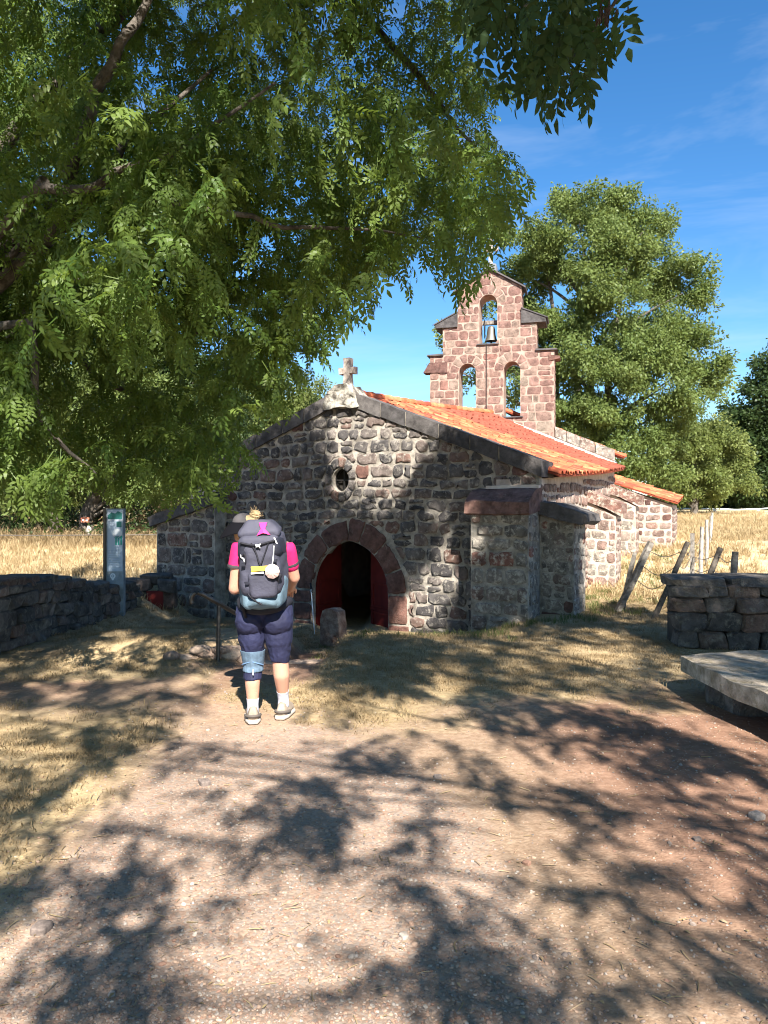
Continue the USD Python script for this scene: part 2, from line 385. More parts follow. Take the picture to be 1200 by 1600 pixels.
# ground: weights per vertex (gravel, dry grass, red soil, far field) pick the covering; noise breaks it up
gn = {'g': ('geometry', {}),
      'ag': ('attribute', {'attribute': 'gravel'}), 'aw': ('attribute', {'attribute': 'grass'}), 'as': ('attribute', {'attribute': 'soil'}), 'af': ('attribute', {'attribute': 'field'}),
      'nb': ('noise_texture', {'scale': 2.2, 'detail': 9.0, 'roughness': 0.68}),
      'nf': ('noise_texture', {'scale': 19.0, 'detail': 9.0, 'roughness': 0.78}),
      'ng': ('noise_texture', {'scale': 110.0, 'detail': 4.0, 'roughness': 0.7}),
      'vo': ('voronoi_texture', {'scale': 62.0}), 'vo2': ('voronoi_texture', {'scale': 120.0}),
      'earth': ('rgb_ramp', {'ramp': [(0.30, (0.18, 0.118, 0.078)), (0.50, (0.285, 0.198, 0.134)), (0.70, (0.38, 0.285, 0.205))]}),
      'soil': ('rgb_ramp', {'ramp': [(0.30, (0.165, 0.090, 0.060)), (0.55, (0.25, 0.147, 0.100)), (0.75, (0.33, 0.21, 0.148))]}),
      'peb': ('rgb_ramp', {'ramp': [(0.0, (0.24, 0.19, 0.165)), (0.3, (0.40, 0.30, 0.245)), (0.5, (0.34, 0.225, 0.175)), (0.75, (0.30, 0.27, 0.25)), (1.0, (0.56, 0.475, 0.405))], 'interpolate': False}),
      'gra': ('rgb_ramp', {'ramp': [(0.28, (0.185, 0.130, 0.072)), (0.48, (0.33, 0.245, 0.138)), (0.70, (0.46, 0.36, 0.21))]}),
      'fie': ('rgb_ramp', {'ramp': [(0.25, (0.36, 0.265, 0.15)), (0.5, (0.52, 0.40, 0.235)), (0.75, (0.62, 0.50, 0.31))]}),
      'sep': ('separate_color', {}),
      'mg': ('mix_color', {}), 'ms': ('mix_color', {}), 'mw': ('mix_color', {}), 'mf': ('mix_color', {}),
      'kg': ('math', {'math_type': 'multiply_add', 'value2': 2.2}), 'kgo': ('math', {'math_type': 'multiply_add', 'value2': 2.0, 'value3': -1.55}), 'kgc': ('clamp', {}),
      'kw': ('math', {'math_type': 'multiply_add', 'value2': 2.2}), 'kwo': ('math', {'math_type': 'multiply_add', 'value2': -2.0, 'value3': 0.55}), 'kwc': ('clamp', {}),
      'pm': ('math', {'math_type': 'multiply', 'value2': 0.5}),
      'h1': ('math', {'math_type': 'multiply_add', 'value2': 0.8}), 'h2': ('math', {'math_type': 'multiply_add', 'value2': -0.9}),
      'big': ('noise_texture', {'scale': 0.9, 'detail': 6.0, 'roughness': 0.6}), 'bv': ('map_range', {'from_min': 0.32, 'from_max': 0.68, 'to_min': 0.68, 'to_max': 1.2, 'clamp': True}), 'bm': ('mix_color', {'blend_type': 'multiply', 'fac': 1.0, 'use_clamp': False}),
      'b': ('bump', {'strength': 0.6, 'distance': 0.006}),
      'p': ('principled_bsdf', {'roughness': 1.0, 'specular_ior_level': 0.1})}
gl = [('g.position', 'nb.vector'), ('g.position', 'nf.vector'), ('g.position', 'ng.vector'), ('g.position', 'vo.vector'), ('g.position', 'vo2.vector'),
      ('nf.fac', 'earth.fac'), ('nf.fac', 'soil.fac'), ('nf.fac', 'gra.fac'), ('nf.fac', 'fie.fac'), ('vo.color', 'sep.color'), ('sep.r', 'peb.fac'),
      ('nb.fac', 'kgo.value1'), ('kgo.value', 'kg.value3'), ('ag.fac', 'kg.value1'), ('kg.value', 'kgc.value'),
      ('nb.fac', 'kwo.value1'), ('kwo.value', 'kw.value3'), ('aw.fac', 'kw.value1'), ('kw.value', 'kwc.value'),
      ('kgc.result', 'pm.value1'),
      ('earth.color', 'ms.a'), ('soil.color', 'ms.b'), ('as.fac', 'ms.fac'),
      ('ms.result', 'mg.a'), ('peb.color', 'mg.b'), ('pm.value', 'mg.fac'),
      ('mg.result', 'mw.a'), ('gra.color', 'mw.b'), ('kwc.result', 'mw.fac'),
      ('mw.result', 'mf.a'), ('fie.color', 'mf.b'), ('af.fac', 'mf.fac'), ('mf.result', 'bm.a'), ('g.position', 'big.vector'), ('big.fac', 'bv.value'), ('bv.result', 'bm.b'), ('bm.result', 'p.base_color'),
      ('ng.fac', 'h1.value1'), ('nf.fac', 'h1.value3'), ('vo.distance', 'h2.value1'), ('h1.value', 'h2.value3'), ('h2.value', 'b.height'), ('b.normal', 'p.normal')]
M['ground'] = usdkit.material(stage, LK + 'ground_look', gn, gl, surface='p.BSDF')


# ------------------------------------------------------------------ terrain
def sstep(a, b, t):
    t = np.clip((np.asarray(t, float) - a) / (b - a), 0, 1)
    return t * t * (3 - 2 * t)


def ground(x, y, fine=True):
    x, y = np.asarray(x, float), np.asarray(y, float)
    dip = -0.46 * sstep(9.2, 13.0, y) * (1 - sstep(0.9, 2.6, x)) * sstep(-4.6, -3.6, x) * (1 - sstep(17, 20, y))
    rise_r = (np.clip(y - 15.3, 0, 5.2) * 0.155 + np.clip(y - 20.5, 0, 25) * 0.034) * sstep(3.2, 5.2, x)
    rise_l = (np.clip(y - 13.5, 0, 10.5) * 0.062 + np.clip(y - 24, 0, 16) * 0.03) * sstep(-3.4, -4.8, x)
    rise_m = np.clip(y - 22, 0, 24) * 0.06 * (1 - sstep(3.2, 5.2, x)) * (1 - sstep(-3.4, -4.8, x))
    z = dip + rise_r + rise_l + rise_m
    # grassy bank left of the sunken way, and the way itself going down to the door
    z = z + 0.13 * sstep(8.1, 8.75, y) * (1 - sstep(9.8, 11.5, y)) * sstep(-4.0, -3.2, x) * (1 - sstep(-1.72, -1.55, x))
    cx = -1.12 + 0.055 * (y - 8)
    way = sstep(0.52, 0.36, np.abs(x - cx))
    deep = -0.56 * sstep(7.6, 11.0, y)
    z = np.where(way > 0, z * (1 - way) + way * np.minimum(z, deep), z)
    if fine:
        p = np.stack([x, y, np.zeros_like(x)], -1)
        near = 1 - sstep(25, 45, y)
        z = z + (0.05 * (meshkit.fbm(p * 0.55, 3, 5) - 0.5) + 0.011 * (meshkit.fbm(p * 2.7, 3, 9) - 0.5)) * near * sstep(0, 1.5, y)
    return z


def axis(pts):
    out = [np.arange(a, b, s) for a, b, s in pts]
    return np.unique(np.concatenate(out + [[pts[-1][1]]]))


gx = axis([(-420, -60, 40), (-60, -14, 3), (-14, -5, 0.4), (-5, 5, 0.085), (5, 14, 0.35), (14, 60, 3), (60, 420, 40)])
gy = axis([(-60, -8, 6), (-8, 2, 0.5), (2, 14, 0.085), (14, 26, 0.4), (26, 60, 2), (60, 460, 40)])
GX, GY = np.meshgrid(gx, gy, indexing='ij')
GZ = ground(GX, GY)
nx, ny = GX.shape
V = np.stack([GX, GY, GZ], -1).reshape(-1, 3)
ii, jj = np.meshgrid(np.arange(nx - 1), np.arange(ny - 1), indexing='ij')
a = (ii * ny + jj).ravel()
F = np.stack([a, a + ny, a + ny + 1, a + 1], 1)
gm = usdkit.mesh(stage, '/World/ground', (V, F), M['ground'], smooth=True)
tag(gm.GetPrim(), 'gravel, red earth and dry grass forecourt running out to pale fields', None, None, 'structure')


def cover(x, y):
    """gravel, grass, soil, field weights"""
    p = np.stack([x, y, np.zeros_like(x)], -1)
    n = meshkit.fbm(p * 0.8, 4, 3)
    # gravel track: from the lower middle up to the person
    c = -0.55 - 0.06 * (y - 3)
    gravel = sstep(1.5, 0.5, np.abs(x - c) + 0.8 * (n - 0.5)) * sstep(7.4, 4.0, y)
    soil = np.maximum(sstep(0.6, 1.8, x + 0.9 * (n - 0.5)) * sstep(8.6, 6.0, y), 0.75 * sstep(-1.6, -3.0, x) * sstep(6.2, 7.6, y) * sstep(9.0, 8.0, y))
    soil = np.maximum(soil, 0.8 * sstep(0.75, 0.3, np.abs(x + 1.05 - 0.05 * (y - 8))) * sstep(5.8, 6.8, y))
    grass = np.maximum(sstep(5.2, 7.6, y + 1.6 * (n - 0.5)) * sstep(-2.6, -0.6, x) * (0.5 + 0.5 * sstep(2.6, 1.4, x) + 0.5 * sstep(7, 9, y)), sstep(-1.0, -2.2, x + 0.5 * (n - 0.5)) * sstep(7.2, 5.2, y))
    grass = np.maximum(grass, 0.75 * sstep(-1.7, -2.3, x) * sstep(6.8, 7.6, y))
    grass = np.maximum(grass, sstep(9.0, 10.2, y)) * (0.55 + 0.9 * n)
    grass *= 1 - 0.85 * sstep(0.62, 0.42, np.abs(x - (-1.12 + 0.055 * (y - 8)))) * sstep(6.5, 7.5, y) * sstep(13, 11, y)
    field = np.maximum(sstep(13.4, 14.4, y) * sstep(-3.4, -4.4, x), sstep(12.8, 15.5, y) * sstep(2.6, 3.6, x) * (0.65 + 0.5 * n))
    return [np.clip(k, 0, 1) for k in (gravel, grass, soil, field)]


api = UsdGeom.PrimvarsAPI(gm)
for nm, w in zip(('gravel', 'grass', 'soil', 'field'), cover(V[:, 0], V[:, 1])):
    api.CreatePrimvar(nm, Sdf.ValueTypeNames.FloatArray, 'vertex').Set(Vt.FloatArray.FromNumpy(w.astype(np.float32)))


# ------------------------------------------------------------------ masonry
def ring_resample(poly, n):
    ext = poly.exterior
    L = ext.length
    o = rng.random() * L / n
    return np.array([ext.interpolate((o + k * L / n) % L).coords[0] for k in range(n)])


def stone_from_poly(poly, to_world, bulge, n=10, jit=0.006, sink=0.03, cut=0.72):
    c = np.array(poly.centroid.coords[0])
    P = ring_resample(poly, n) + rng.normal(0, jit, (n, 2))
    if Polygon(P).exterior.is_ccw is False:
        P = P[::-1]
    r0 = np.c_[P, np.full(n, -sink)]
    r1 = np.c_[c + (P - c) * 0.965, bulge * (0.5 + 0.15 * rng.random(n))]
    r2 = np.c_[c + (P - c) * cut + rng.normal(0, jit, (n, 2)), bulge * (0.88 + 0.3 * rng.random(n))]
    ce = np.array([[*(c + rng.normal(0, jit, 2)), bulge * (0.95 + 0.2 * rng.random())]])
    Q = np.vstack([r0, r1, r2, ce])
    F = []
    for k in range(n):
        q = (k + 1) % n
        for a in (0, n):
            F += [[a + k, a + q, a + n + q], [a + k, a + n + q, a + n + k]]
        F.append([2 * n + k, 2 * n + q, 3 * n])
    return trimesh.Trimesh(to_world(Q[:, 0], Q[:, 1], Q[:, 2]), F, process=False)


def largest(g):
    if g.is_empty:
        return None
    gs = [q for q in getattr(g, 'geoms', [g]) if isinstance(q, Polygon)]
    return max(gs, key=lambda q: q.area) if gs else None


def masonry(parent, to_world, region, mat, ch=(0.16, 0.27), wd=(0.2, 0.42), gap=0.035, bulge=0.025, rr=0.045, n=10, minarea=0.006, jit=0.007, wave=0.02, split=0.18, name='stone', smooth=True, alt=None):
    s0, h0, s1, h1 = region.bounds
    inner = region.buffer(-gap * 0.45)
    h = h0
    count = 0
    ph = rng.random() * 10
    while h < h1:
        c = rng.uniform(*ch)
        s = s0 - rng.random() * wd[0]
        while s < s1:
            w = rng.uniform(*wd) * (1 if rng.random() > 0.2 else 0.6)
            pieces = [(s, h, s + w, h + c)]
            if rng.random() < split and c > ch[0] * 1.2:
                f = rng.uniform(0.4, 0.6)
                pieces = [(s, h, s + w, h + c * f), (s, h + c * f, s + w, h + c)]
            for (a, b, d, e) in pieces:
                g = gap * rng.uniform(0.7, 1.5) / 2
                wv = lambda q, hh: wave * (math.sin(q * 1.7 + hh * 0.6 + ph) + 0.6 * math.sin(q * 3.9 + hh * 1.3))
                q = Polygon([(a + g, b + g + wv(a, h)), (d - g, b + g + wv(d, h)), (d - g, e - g + wv(d, h + c)), (a + g, e - g + wv(a, h + c))])
                rad = min(rr * rng.uniform(0.6, 1.3), 0.42 * min(d - a - 2 * g, e - b - 2 * g))
                q = largest(q.intersection(inner)) if q.is_valid else None
                if q is None:
                    continue
                q2 = largest(q.buffer(-rad).buffer(rad * 0.97, quad_segs=3)) if rad > 0.004 else q
                if q2 is None or q2.area < minarea:
                    continue
                mt = mat if alt is None or rng.random() > alt[1] else alt[0]
                part(parent, name, stone_from_poly(q2, to_world, bulge * rng.uniform(0.7, 1.5), n, jit), mt, smooth=smooth)
                count += 1
            s += w
        h += c
    return count


def extrude(poly, to_world, d0, d1, edge=None):
    m = trimesh.creation.extrude_polygon(poly, abs(d1 - d0), engine='earcut')
    v = m.vertices.copy()
    w = to_world(v[:, 0], v[:, 1], v[:, 2] + min(d0, d1))
    t = trimesh.Trimesh(w, m.faces, process=False)
    if t.volume < 0:
        t.invert()
    return t


def frame(origin, ex, n):
    o, ex, n = np.array(origin, float), np.array(ex, float), np.array(n, float)
    return lambda s, h, d: np.stack([o[0] + np.asarray(s) * ex[0] + np.asarray(d) * n[0], o[1] + np.asarray(s) * ex[1] + np.asarray(d) * n[1], np.asarray(h, float) + 0 * np.asarray(s)], -1)


A28 = math.radians(28.5)
AP = np.array([-0.74, 13.7])
ES, EN = np.array([math.cos(A28), -math.sin(A28)]), np.array([-math.sin(A28), -math.cos(A28)])
FW = frame(AP, ES, EN)                                    # facade: s to the right, h up, d towards the viewer
CR = AP + 3.6 * ES                                        # right front corner
E1 = np.array([5.82, 19.4])
WE = (E1 - CR) / np.linalg.norm(E1 - CR)                  # along the right wall
WN = np.array([WE[1], -WE[0]])                            # out of the right wall
WLEN = float(np.linalg.norm(E1 - CR))
RW = frame(CR, WE, WN)
TD, TN = np.array([math.cos(math.radians(15)), -math.sin(math.radians(15))]), np.array([-math.sin(math.radians(15)), -math.cos(math.radians(15))])
TO = np.array([2.8, 20.2])
TW = frame(TO, TD, TN)

chapel = thing('chapel', 'small dark stone chapel with orange tiled roof and open red door', 'chapel', (*AP, -0.5))

# --- doorway and window outlines on the facade
dc, hw, off, spring, base = 0.13, 0.79, 0.12, 0.165, -0.75


def arch(extra, b=base):
    R = hw + off + extra
    th = np.linspace(0, math.acos(off / R) , 14)
    right = [(dc - off + R * math.cos(t), spring + R * math.sin(t)) for t in th]
    left = [(2 * dc - q[0], q[1]) for q in right[::-1]]
    return Polygon([(dc + hw + extra, b)] + right + left[1:] + [(dc - hw - extra, b)])


door_in, door_out = arch(0), arch(0.39)
oc = (-0.04, 2.15)
oval = lambda rx, ry: affinity.scale(Point(oc).buffer(1, quad_segs=10), rx, ry)
SL = (3.53 - 2.16) / 3.6
gable = Polygon([(-3.6, -0.8), (3.6, -0.8), (3.6, 2.16), (0, 3.53), (-3.6, 2.16)])
gable_in = Polygon([(-3.56, -0.8), (3.56, -0.8), (3.56, 2.12), (0, 3.49), (-3.56, 2.12)])
front = part(chapel, 'front_wall', cat(extrude(gable.difference(door_in).difference(oval(0.17, 0.205)), FW, -0.13, 0), extrude(gable_in.difference(arch(0.16)).difference(oval(0.2, 0.24)), FW, -0.62, -0.128)), 'mortar')
butt_front = sbox(2.66, -0.8, 3.62, 1.97)
butt_left = Polygon([(-4.2, -0.8), (-2.66, -0.8), (-2.66, 1.98), (-4.2, 1.6)])
region = gable.difference(door_out.buffer(0.02)).difference(oval(0.33, 0.41)).difference(butt_front).difference(butt_left)
n_f = masonry(front, FW, region, 'basalt', ch=(0.16, 0.26), wd=(0.22, 0.46), gap=0.030, bulge=0.016, rr=0.018, jit=0.014, alt=('scoria', 0.03), wave=0.022)
# window ring and its iron cross
ring = []
for k in range(11):
    t0, t1 = 2 * math.pi * k / 11 + 0.03, 2 * math.pi * (k + 1) / 11 - 0.03
    th = np.linspace(t0, t1, 5)
    q = Polygon([(oc[0] + 0.185 * math.cos(t), oc[1] + 0.222 * math.sin(t)) for t in th] + [(oc[0] + 0.32 * math.cos(t), oc[1] + 0.40 * math.sin(t)) for t in th[::-1]])
    part(front, 'window_stone', stone_from_poly(q, FW, 0.045, 12, 0.004, cut=0.8), 'basalt', smooth=42)
win = part(chapel, 'round_window', extrude(oval(0.185, 0.22).difference(oval(0.165, 0.2)), FW, -0.16, -0.10), 'iron')
for q in (sbox(oc[0] - 0.012, oc[1] - 0.2, oc[0] + 0.012, oc[1] + 0.2), sbox(oc[0] - 0.17, oc[1] - 0.012, oc[0] + 0.17, oc[1] + 0.012)):
    part(win, 'bar', extrude(q, FW, -0.145 + 0.004 * rng.random(), -0.118), 'iron')
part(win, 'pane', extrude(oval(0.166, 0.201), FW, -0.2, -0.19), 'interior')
# arch stones and jamb blocks
Rm = hw + off
ths = math.acos(off / (Rm + 0.2))
for side in (-1, 1):
    cuts = [0.0, 0.36, 0.80, 1.20, ths - 0.004] if side > 0 else [0.0, 0.5, 0.95, ths - 0.004]
    for a0, a1 in zip(cuts[:-1], cuts[1:]):
        th = np.linspace(a0 + 0.005, a1 - 0.004, 7)
        ro = Rm + 0.39 + rng.uniform(-0.06, 0.03)
        P = [(dc + side * (-off + Rm * math.cos(t)), spring + Rm * math.sin(t)) for t in th] + [(dc + side * (-off + ro * math.cos(t)), spring + ro * math.sin(t)) for t in th[::-1]]
        part(front, 'arch_stone', stone_from_poly(Polygon(P).buffer(-0.012).buffer(0.011), FW, 0.03, 24, 0.009, sink=0.05, cut=0.86), 'scoria', smooth=42)
for side, hs in ((-1, (-0.8, -0.40, -0.08, 0.155)), (1, (-0.8, -0.36, 0.155))):
    for h0, h1 in zip(hs[:-1], hs[1:]):
        w = 0.40 if side < 0 else rng.uniform(0.36, 0.46)
        xs = sorted((dc + side * hw, dc + side * (hw + w)))
        q = sbox(xs[0] + 0.003, h0 + 0.012, xs[1], h1 - 0.008).buffer(-0.03).buffer(0.028)
        part(front, 'jamb_stone', stone_from_poly(q, FW, 0.03, 20, 0.004, sink=0.05, cut=0.9), 'scoria', smooth=42)
# door leaves: half an arch each, swung inwards
for side, ang in ((-1, math.radians(86)), (1, math.radians(33))):
    leaf = door_in.buffer(-0.015).intersection(sbox(dc - 2, -0.62, dc, 3) if side < 0 else sbox(dc, -0.62, dc + 2, 3))
    hinge = dc + side * (hw - 0.015)

    def LW(s, h, d, side=side, ang=ang, hinge=hinge):
        r = (np.asarray(s) - hinge) * -side                # distance from the hinge
        dd = np.asarray(d)
        ss = hinge - side * (r * math.cos(ang) + dd * math.sin(ang) * 1.0)
        tt = -0.15 - r * math.sin(ang) + dd * math.cos(ang)
        return FW(ss, h, tt)
    lf = part(chapel, 'door', extrude(leaf, LW, -0.05, 0), 'red_paint')
    sgn = 1 if side > 0 else -1
    zf = (0.0, 0.018) if side > 0 else (0.0, 0.018)
    for h0, h1 in ((-0.58, -0.22), (-0.14, 0.3)):
        q = leaf.buffer(-0.09).intersection(sbox(dc - 2, h0, dc + 2, h1))
        q = largest(q)
        if q is not None:
            outer = q.difference(q.buffer(-0.035))
            part(lf, 'panel_moulding', extrude(outer, LW, *( (0.0, 0.018) if side > 0 else (0.0, 0.018))), 'red_paint')
            part(lf, 'panel_moulding', extrude(outer, LW, -0.068, -0.05), 'red_paint')
    part(lf, 'rail', extrude(leaf.intersection(sbox(dc - 2, -0.2, dc + 2, -0.155)), LW, -0.072, 0.022), 'red_paint')
part(chapel, 'threshold', extrude(sbox(dc - 0.85, -0.80, dc + 0.85, -0.60), FW, -0.9, 0.02), 'bank_stone')

# --- gable coping blocks
for side in (-1, 1):
    edges = [0.30, 0.80, 1.28, 1.90, 2.45, 2.95, 3.66]
    for a0, a1 in zip(edges[:-1], edges[1:]):
        f = lambda s: 3.53 - SL * s
        q = Polygon([(side * (a0 + 0.012), f(a0) - 0.01), (side * (a1 - 0.012), f(a1) - 0.01), (side * (a1 - 0.012), f(a1) + 0.245), (side * (a0 + 0.012), f(a0) + 0.245)])
        m = extrude(q, FW, -0.62, 0.05)
        part(chapel, 'coping_stone', rough(m, 0.12, 0.008, 4, int(a0 * 10)), 'dark_slab', smooth=35)
    q = Polygon([(side * 0.3, 3.53 - SL * .3), (side * 3.62, 3.53 - SL * 3.62), (side * 3.62, 3.53 - SL * 3.62 + 0.232), (side * 0.3, 3.53 - SL * .3 + 0.232)])
    part(chapel, 'coping_bed', extrude(q, FW, -0.60, 0.035), 'mortar')
part(chapel, 'cross_base', rough(extrude(Polygon([(-0.36, 3.42), (0.36, 3.42), (0.30, 3.66), (0.13, 3.84), (-0.13, 3.84), (-0.28, 3.70)]), FW, -0.45, 0.11), 0.07, 0.045, 7, 3), 'lichen_stone', smooth=50)
cz = 3.80
cr = Polygon([(-0.075, cz), (0.075, cz), (0.058, cz + 0.27), (0.16, cz + 0.26), (0.165, cz + 0.385), (0.06, cz + 0.375), (0.065, cz + 0.55), (-0.065, cz + 0.55), (-0.06, cz + 0.375), (-0.165, cz + 0.385), (-0.16, cz + 0.26), (-0.058, cz + 0.27)])
part(chapel, 'gable_cross', rough(extrude(cr, FW, -0.26, -0.13), 0.05, 0.008, 12, 5), 'cross_stone', smooth=50)


# --- buttresses: body, stones on the faces in sight, sloping cap slab
def prism(poly, to_world, d0, d1):
    return extrude(poly, to_world, d0, d1)


def side_view(fr, s0, s1):
    """Polygon in (d, h) pushed along s."""
    return lambda d, h, s: fr(np.asarray(s), h, np.asarray(d))


bf = part(chapel, 'buttress', box_ := extrude(sbox(2.677, -0.8, 3.6, 1.62), FW, -0.05, 0.55), 'mortar')
masonry(bf, lambda s, h, d: FW(s, h, 0.55 + np.asarray(d)), sbox(2.677, -0.5, 3.6, 1.60), 'buttress_stone', ch=(0.2, 0.3), wd=(0.25, 0.5), gap=0.03, bulge=0.022, rr=0.03)
masonry(bf, lambda s, h, d: FW(3.6 + np.asarray(d), h, 0.55 - np.asarray(s)), sbox(0.0, -0.4, 0.55, 1.56), 'buttress_stone', ch=(0.18, 0.3), wd=(0.2, 0.4), gap=0.06, bulge=0.014, rr=0.03)
masonry(bf, lambda s, h, d: FW(2.677 - np.asarray(d), h, np.asarray(s)), sbox(0.0, -0.5, 0.55, 1.56), 'buttress_stone', ch=(0.18, 0.3), wd=(0.2, 0.4), gap=0.04, bulge=0.018, rr=0.03)
capm = extrude(Polygon([(-0.02, 1.96), (0.30, 1.93), (0.62, 1.74), (0.64, 1.56), (0.56, 1.535), (-0.02, 1.62)]), lambda d, h, s: FW(np.asarray(s), h, np.asarray(d)), 2.60, 3.635)
part(bf, 'cap_slab', rough(capm, 0.1, 0.03, 4, 2), 'red_slab', smooth=45)
part(chapel, 'mortar_ledge', rough(extrude(sbox(2.75, 1.95, 3.62, 2.0), FW, -0.02, 0.10), 0.08, 0.012, 9, 8), 'plaster', smooth=40)

bs = part(chapel, 'buttress', extrude(Polygon([(3.55, -0.6), (4.13, -0.6), (4.13, 1.42), (3.55, 1.60)]), FW, -0.75, -0.03), 'mortar')
masonry(bs, lambda s, h, d: FW(s, h, -0.03 + np.asarray(d)), sbox(3.61, -0.2, 4.13, 1.44), 'buttress_stone', ch=(0.17, 0.26), wd=(0.2, 0.42), gap=0.022, bulge=0.012, rr=0.015, smooth=30, alt=('scoria', 0.15))
masonry(bs, lambda s, h, d: FW(4.13 + np.asarray(d), h, -0.03 - np.asarray(s)), sbox(0, -0.2, 0.72, 1.42), 'buttress_stone', ch=(0.17, 0.26), wd=(0.2, 0.42), gap=0.05, bulge=0.012, rr=0.02, smooth=30)
part(bs, 'cap_slab', rough(extrude(Polygon([(3.58, 1.745), (3.85, 1.72), (4.34, 1.55), (4.36, 1.44), (4.26, 1.385), (3.58, 1.55)]), FW, -0.85, 0.07), 0.1, 0.03, 5, 12), 'dark_slab', smooth=45)

bl = part(chapel, 'buttress', extrude(Polygon([(-4.19, -0.8), (-2.68, -0.8), (-2.68, 1.75), (-4.19, 1.36)]), FW, -0.7, 0.30), 'mortar')
masonry(bl, lambda s, h, d: FW(s, h, 0.30 + np.asarray(d)), Polygon([(-4.19, -0.8), (-2.68, -0.8), (-2.68, 1.72), (-4.19, 1.33)]), 'basalt', ch=(0.2, 0.34), wd=(0.25, 0.6), gap=0.03, bulge=0.015, rr=0.02)
part(bl, 'cap_slab', rough(extrude(Polygon([(-2.66, 1.97), (-2.66, 1.72), (-4.30, 1.28), (-4.34, 1.47)]), FW, -0.75, 0.40), 0.12, 0.03, 4, 22), 'dark_slab', smooth=45)


def wall_top(w):
    return 2.10 + 0.49 * np.asarray(w) / WLEN


# --- right nave wall with two more buttresses
def warp(fr, f):
    return fr


nw = part(chapel, 'side_wall', extrude(Polygon([(0.02, -0.6), (WLEN, -0.6), (WLEN, 2.59), (0.02, 2.10)]), RW, -0.7, 0), 'side_mortar')
masonry(nw, RW, Polygon([(0.03, -0.2), (WLEN, 0.2), (WLEN, 2.50), (0.03, 2.02)]), 'side_stone', ch=(0.16, 0.24), wd=(0.22, 0.45), gap=0.05, bulge=0.022, rr=0.03)
for w0, w1, o1, zt, zr, zb in ((4.2, 4.95, 0.577, 2.04, 1.74, -0.5), (7.4, 8.12, 0.594, 2.26, 1.96, 0.1)):
    FB = frame(CR + WE * w0, WN, -WE)                      # face looking back at the viewer: s outwards
    b_ = part(chapel, 'buttress', extrude(Polygon([(-0.05, zb), (o1, zb), (o1, zr - 0.26), (-0.05, zt - 0.22)]), FB, -(w1 - w0), 0), 'side_mortar')
    masonry(b_, FB, Polygon([(0, zb + 0.1), (o1, zb + 0.1), (o1, zr - 0.28), (0, zt - 0.24)]), 'side_stone', ch=(0.18, 0.28), wd=(0.2, 0.42), gap=0.03, bulge=0.012, rr=0.02, smooth=30, alt=('buttress_stone', 0.45))
    masonry(b_, lambda s, h, d, w0=w0, o1=o1: RW(w0 + np.asarray(s), h, o1 + np.asarray(d)), sbox(0, zb + 0.1, w1 - w0, zr - 0.3), 'side_stone', ch=(0.18, 0.28), wd=(0.2, 0.4), gap=0.05, bulge=0.012, rr=0.02, smooth=30)
    part(b_, 'cap_slab', rough(extrude(Polygon([(-0.02, zt), (o1 + 0.12, zr), (o1 + 0.12, zr - 0.20), (-0.02, zt - 0.25)]), FB, -(w1 - w0) - 0.05, 0.06), 0.1, 0.02, 5, int(w0)), 'buttress_stone', smooth=45)
# left nave wall, back of the nave (never lit; keeps the inside dark)
CL = AP - 3.6 * ES
BL = TO - 3.4 * TD
le = (BL - CL) / np.linalg.norm(BL - CL)
part(chapel, 'side_wall', extrude(Polygon([(0.0, -0.8), (np.linalg.norm(BL - CL), -0.8), (np.linalg.norm(BL - CL), 2.5), (0, 2.1)]), frame(CL, le, (-le[1], le[0])), -0.7, 0), 'side_mortar')
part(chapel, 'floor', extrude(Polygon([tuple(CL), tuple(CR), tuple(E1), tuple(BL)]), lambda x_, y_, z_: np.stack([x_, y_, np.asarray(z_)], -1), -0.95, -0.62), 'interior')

# --- nave roof: ridge and eaves climb a little towards the back
R0, R1 = np.array([*(AP - 0.30 * EN), 3.70]), np.array([*TO, 4.14])
ev0 = np.array([*(CR + 0.24 * WN - 0.28 * EN), 2.17])
ev1 = np.array([*(E1 + 0.22 * WN + 0.1 * WE), 2.66])
lv0 = np.array([*(CL - 0.2 * ES - 0.28 * EN), 2.17])
lv1 = np.array([*(BL - 0.2 * TD), 2.66])


def roof_pt(p, q, a0=R0, a1=R1, b0=ev0, b1=ev1):
    p, q = np.asarray(p)[..., None], np.asarray(q)[..., None]
    s = (a0 * (1 - p) + a1 * p) * (1 - q) + (b0 * (1 - p) + b1 * p) * q
    s = s + np.array([0, 0, 1.0]) * (-0.09 * np.sin(np.pi * q) * 0.6 - 0.035 * np.sin(np.pi * p))   # old roof, sagging
    return s


def patch(fn, n=9, thick=0.035):
    P, Q = np.meshgrid(np.linspace(0, 1, n), np.linspace(0, 1, n), indexing='ij')
    tp = fn(P, Q).reshape(-1, 3)
    bt = tp - [0, 0, thick]
    F = []
    N = n * n
    for i in range(n - 1):
        for j in range(n - 1):
            a = i * n + j
            F += [[a, a + n, a + n + 1], [a, a + n + 1, a + 1], [N + a, N + a + n + 1, N + a + n], [N + a, N + a + 1, N + a + n + 1]]
    loop = [i * n for i in range(n)] + [(n - 1) * n + j for j in range(1, n)] + [i * n + n - 1 for i in range(n - 2, -1, -1)] + [j for j in range(n - 2, 0, -1)]
    for a, b in zip(loop, loop[1:] + loop[:1]):
        F += [[a, N + a, N + b], [a, N + b, b]]
    m = trimesh.Trimesh(np.vstack([tp, bt]), F, process=False)
    m.fix_normals()
    return m


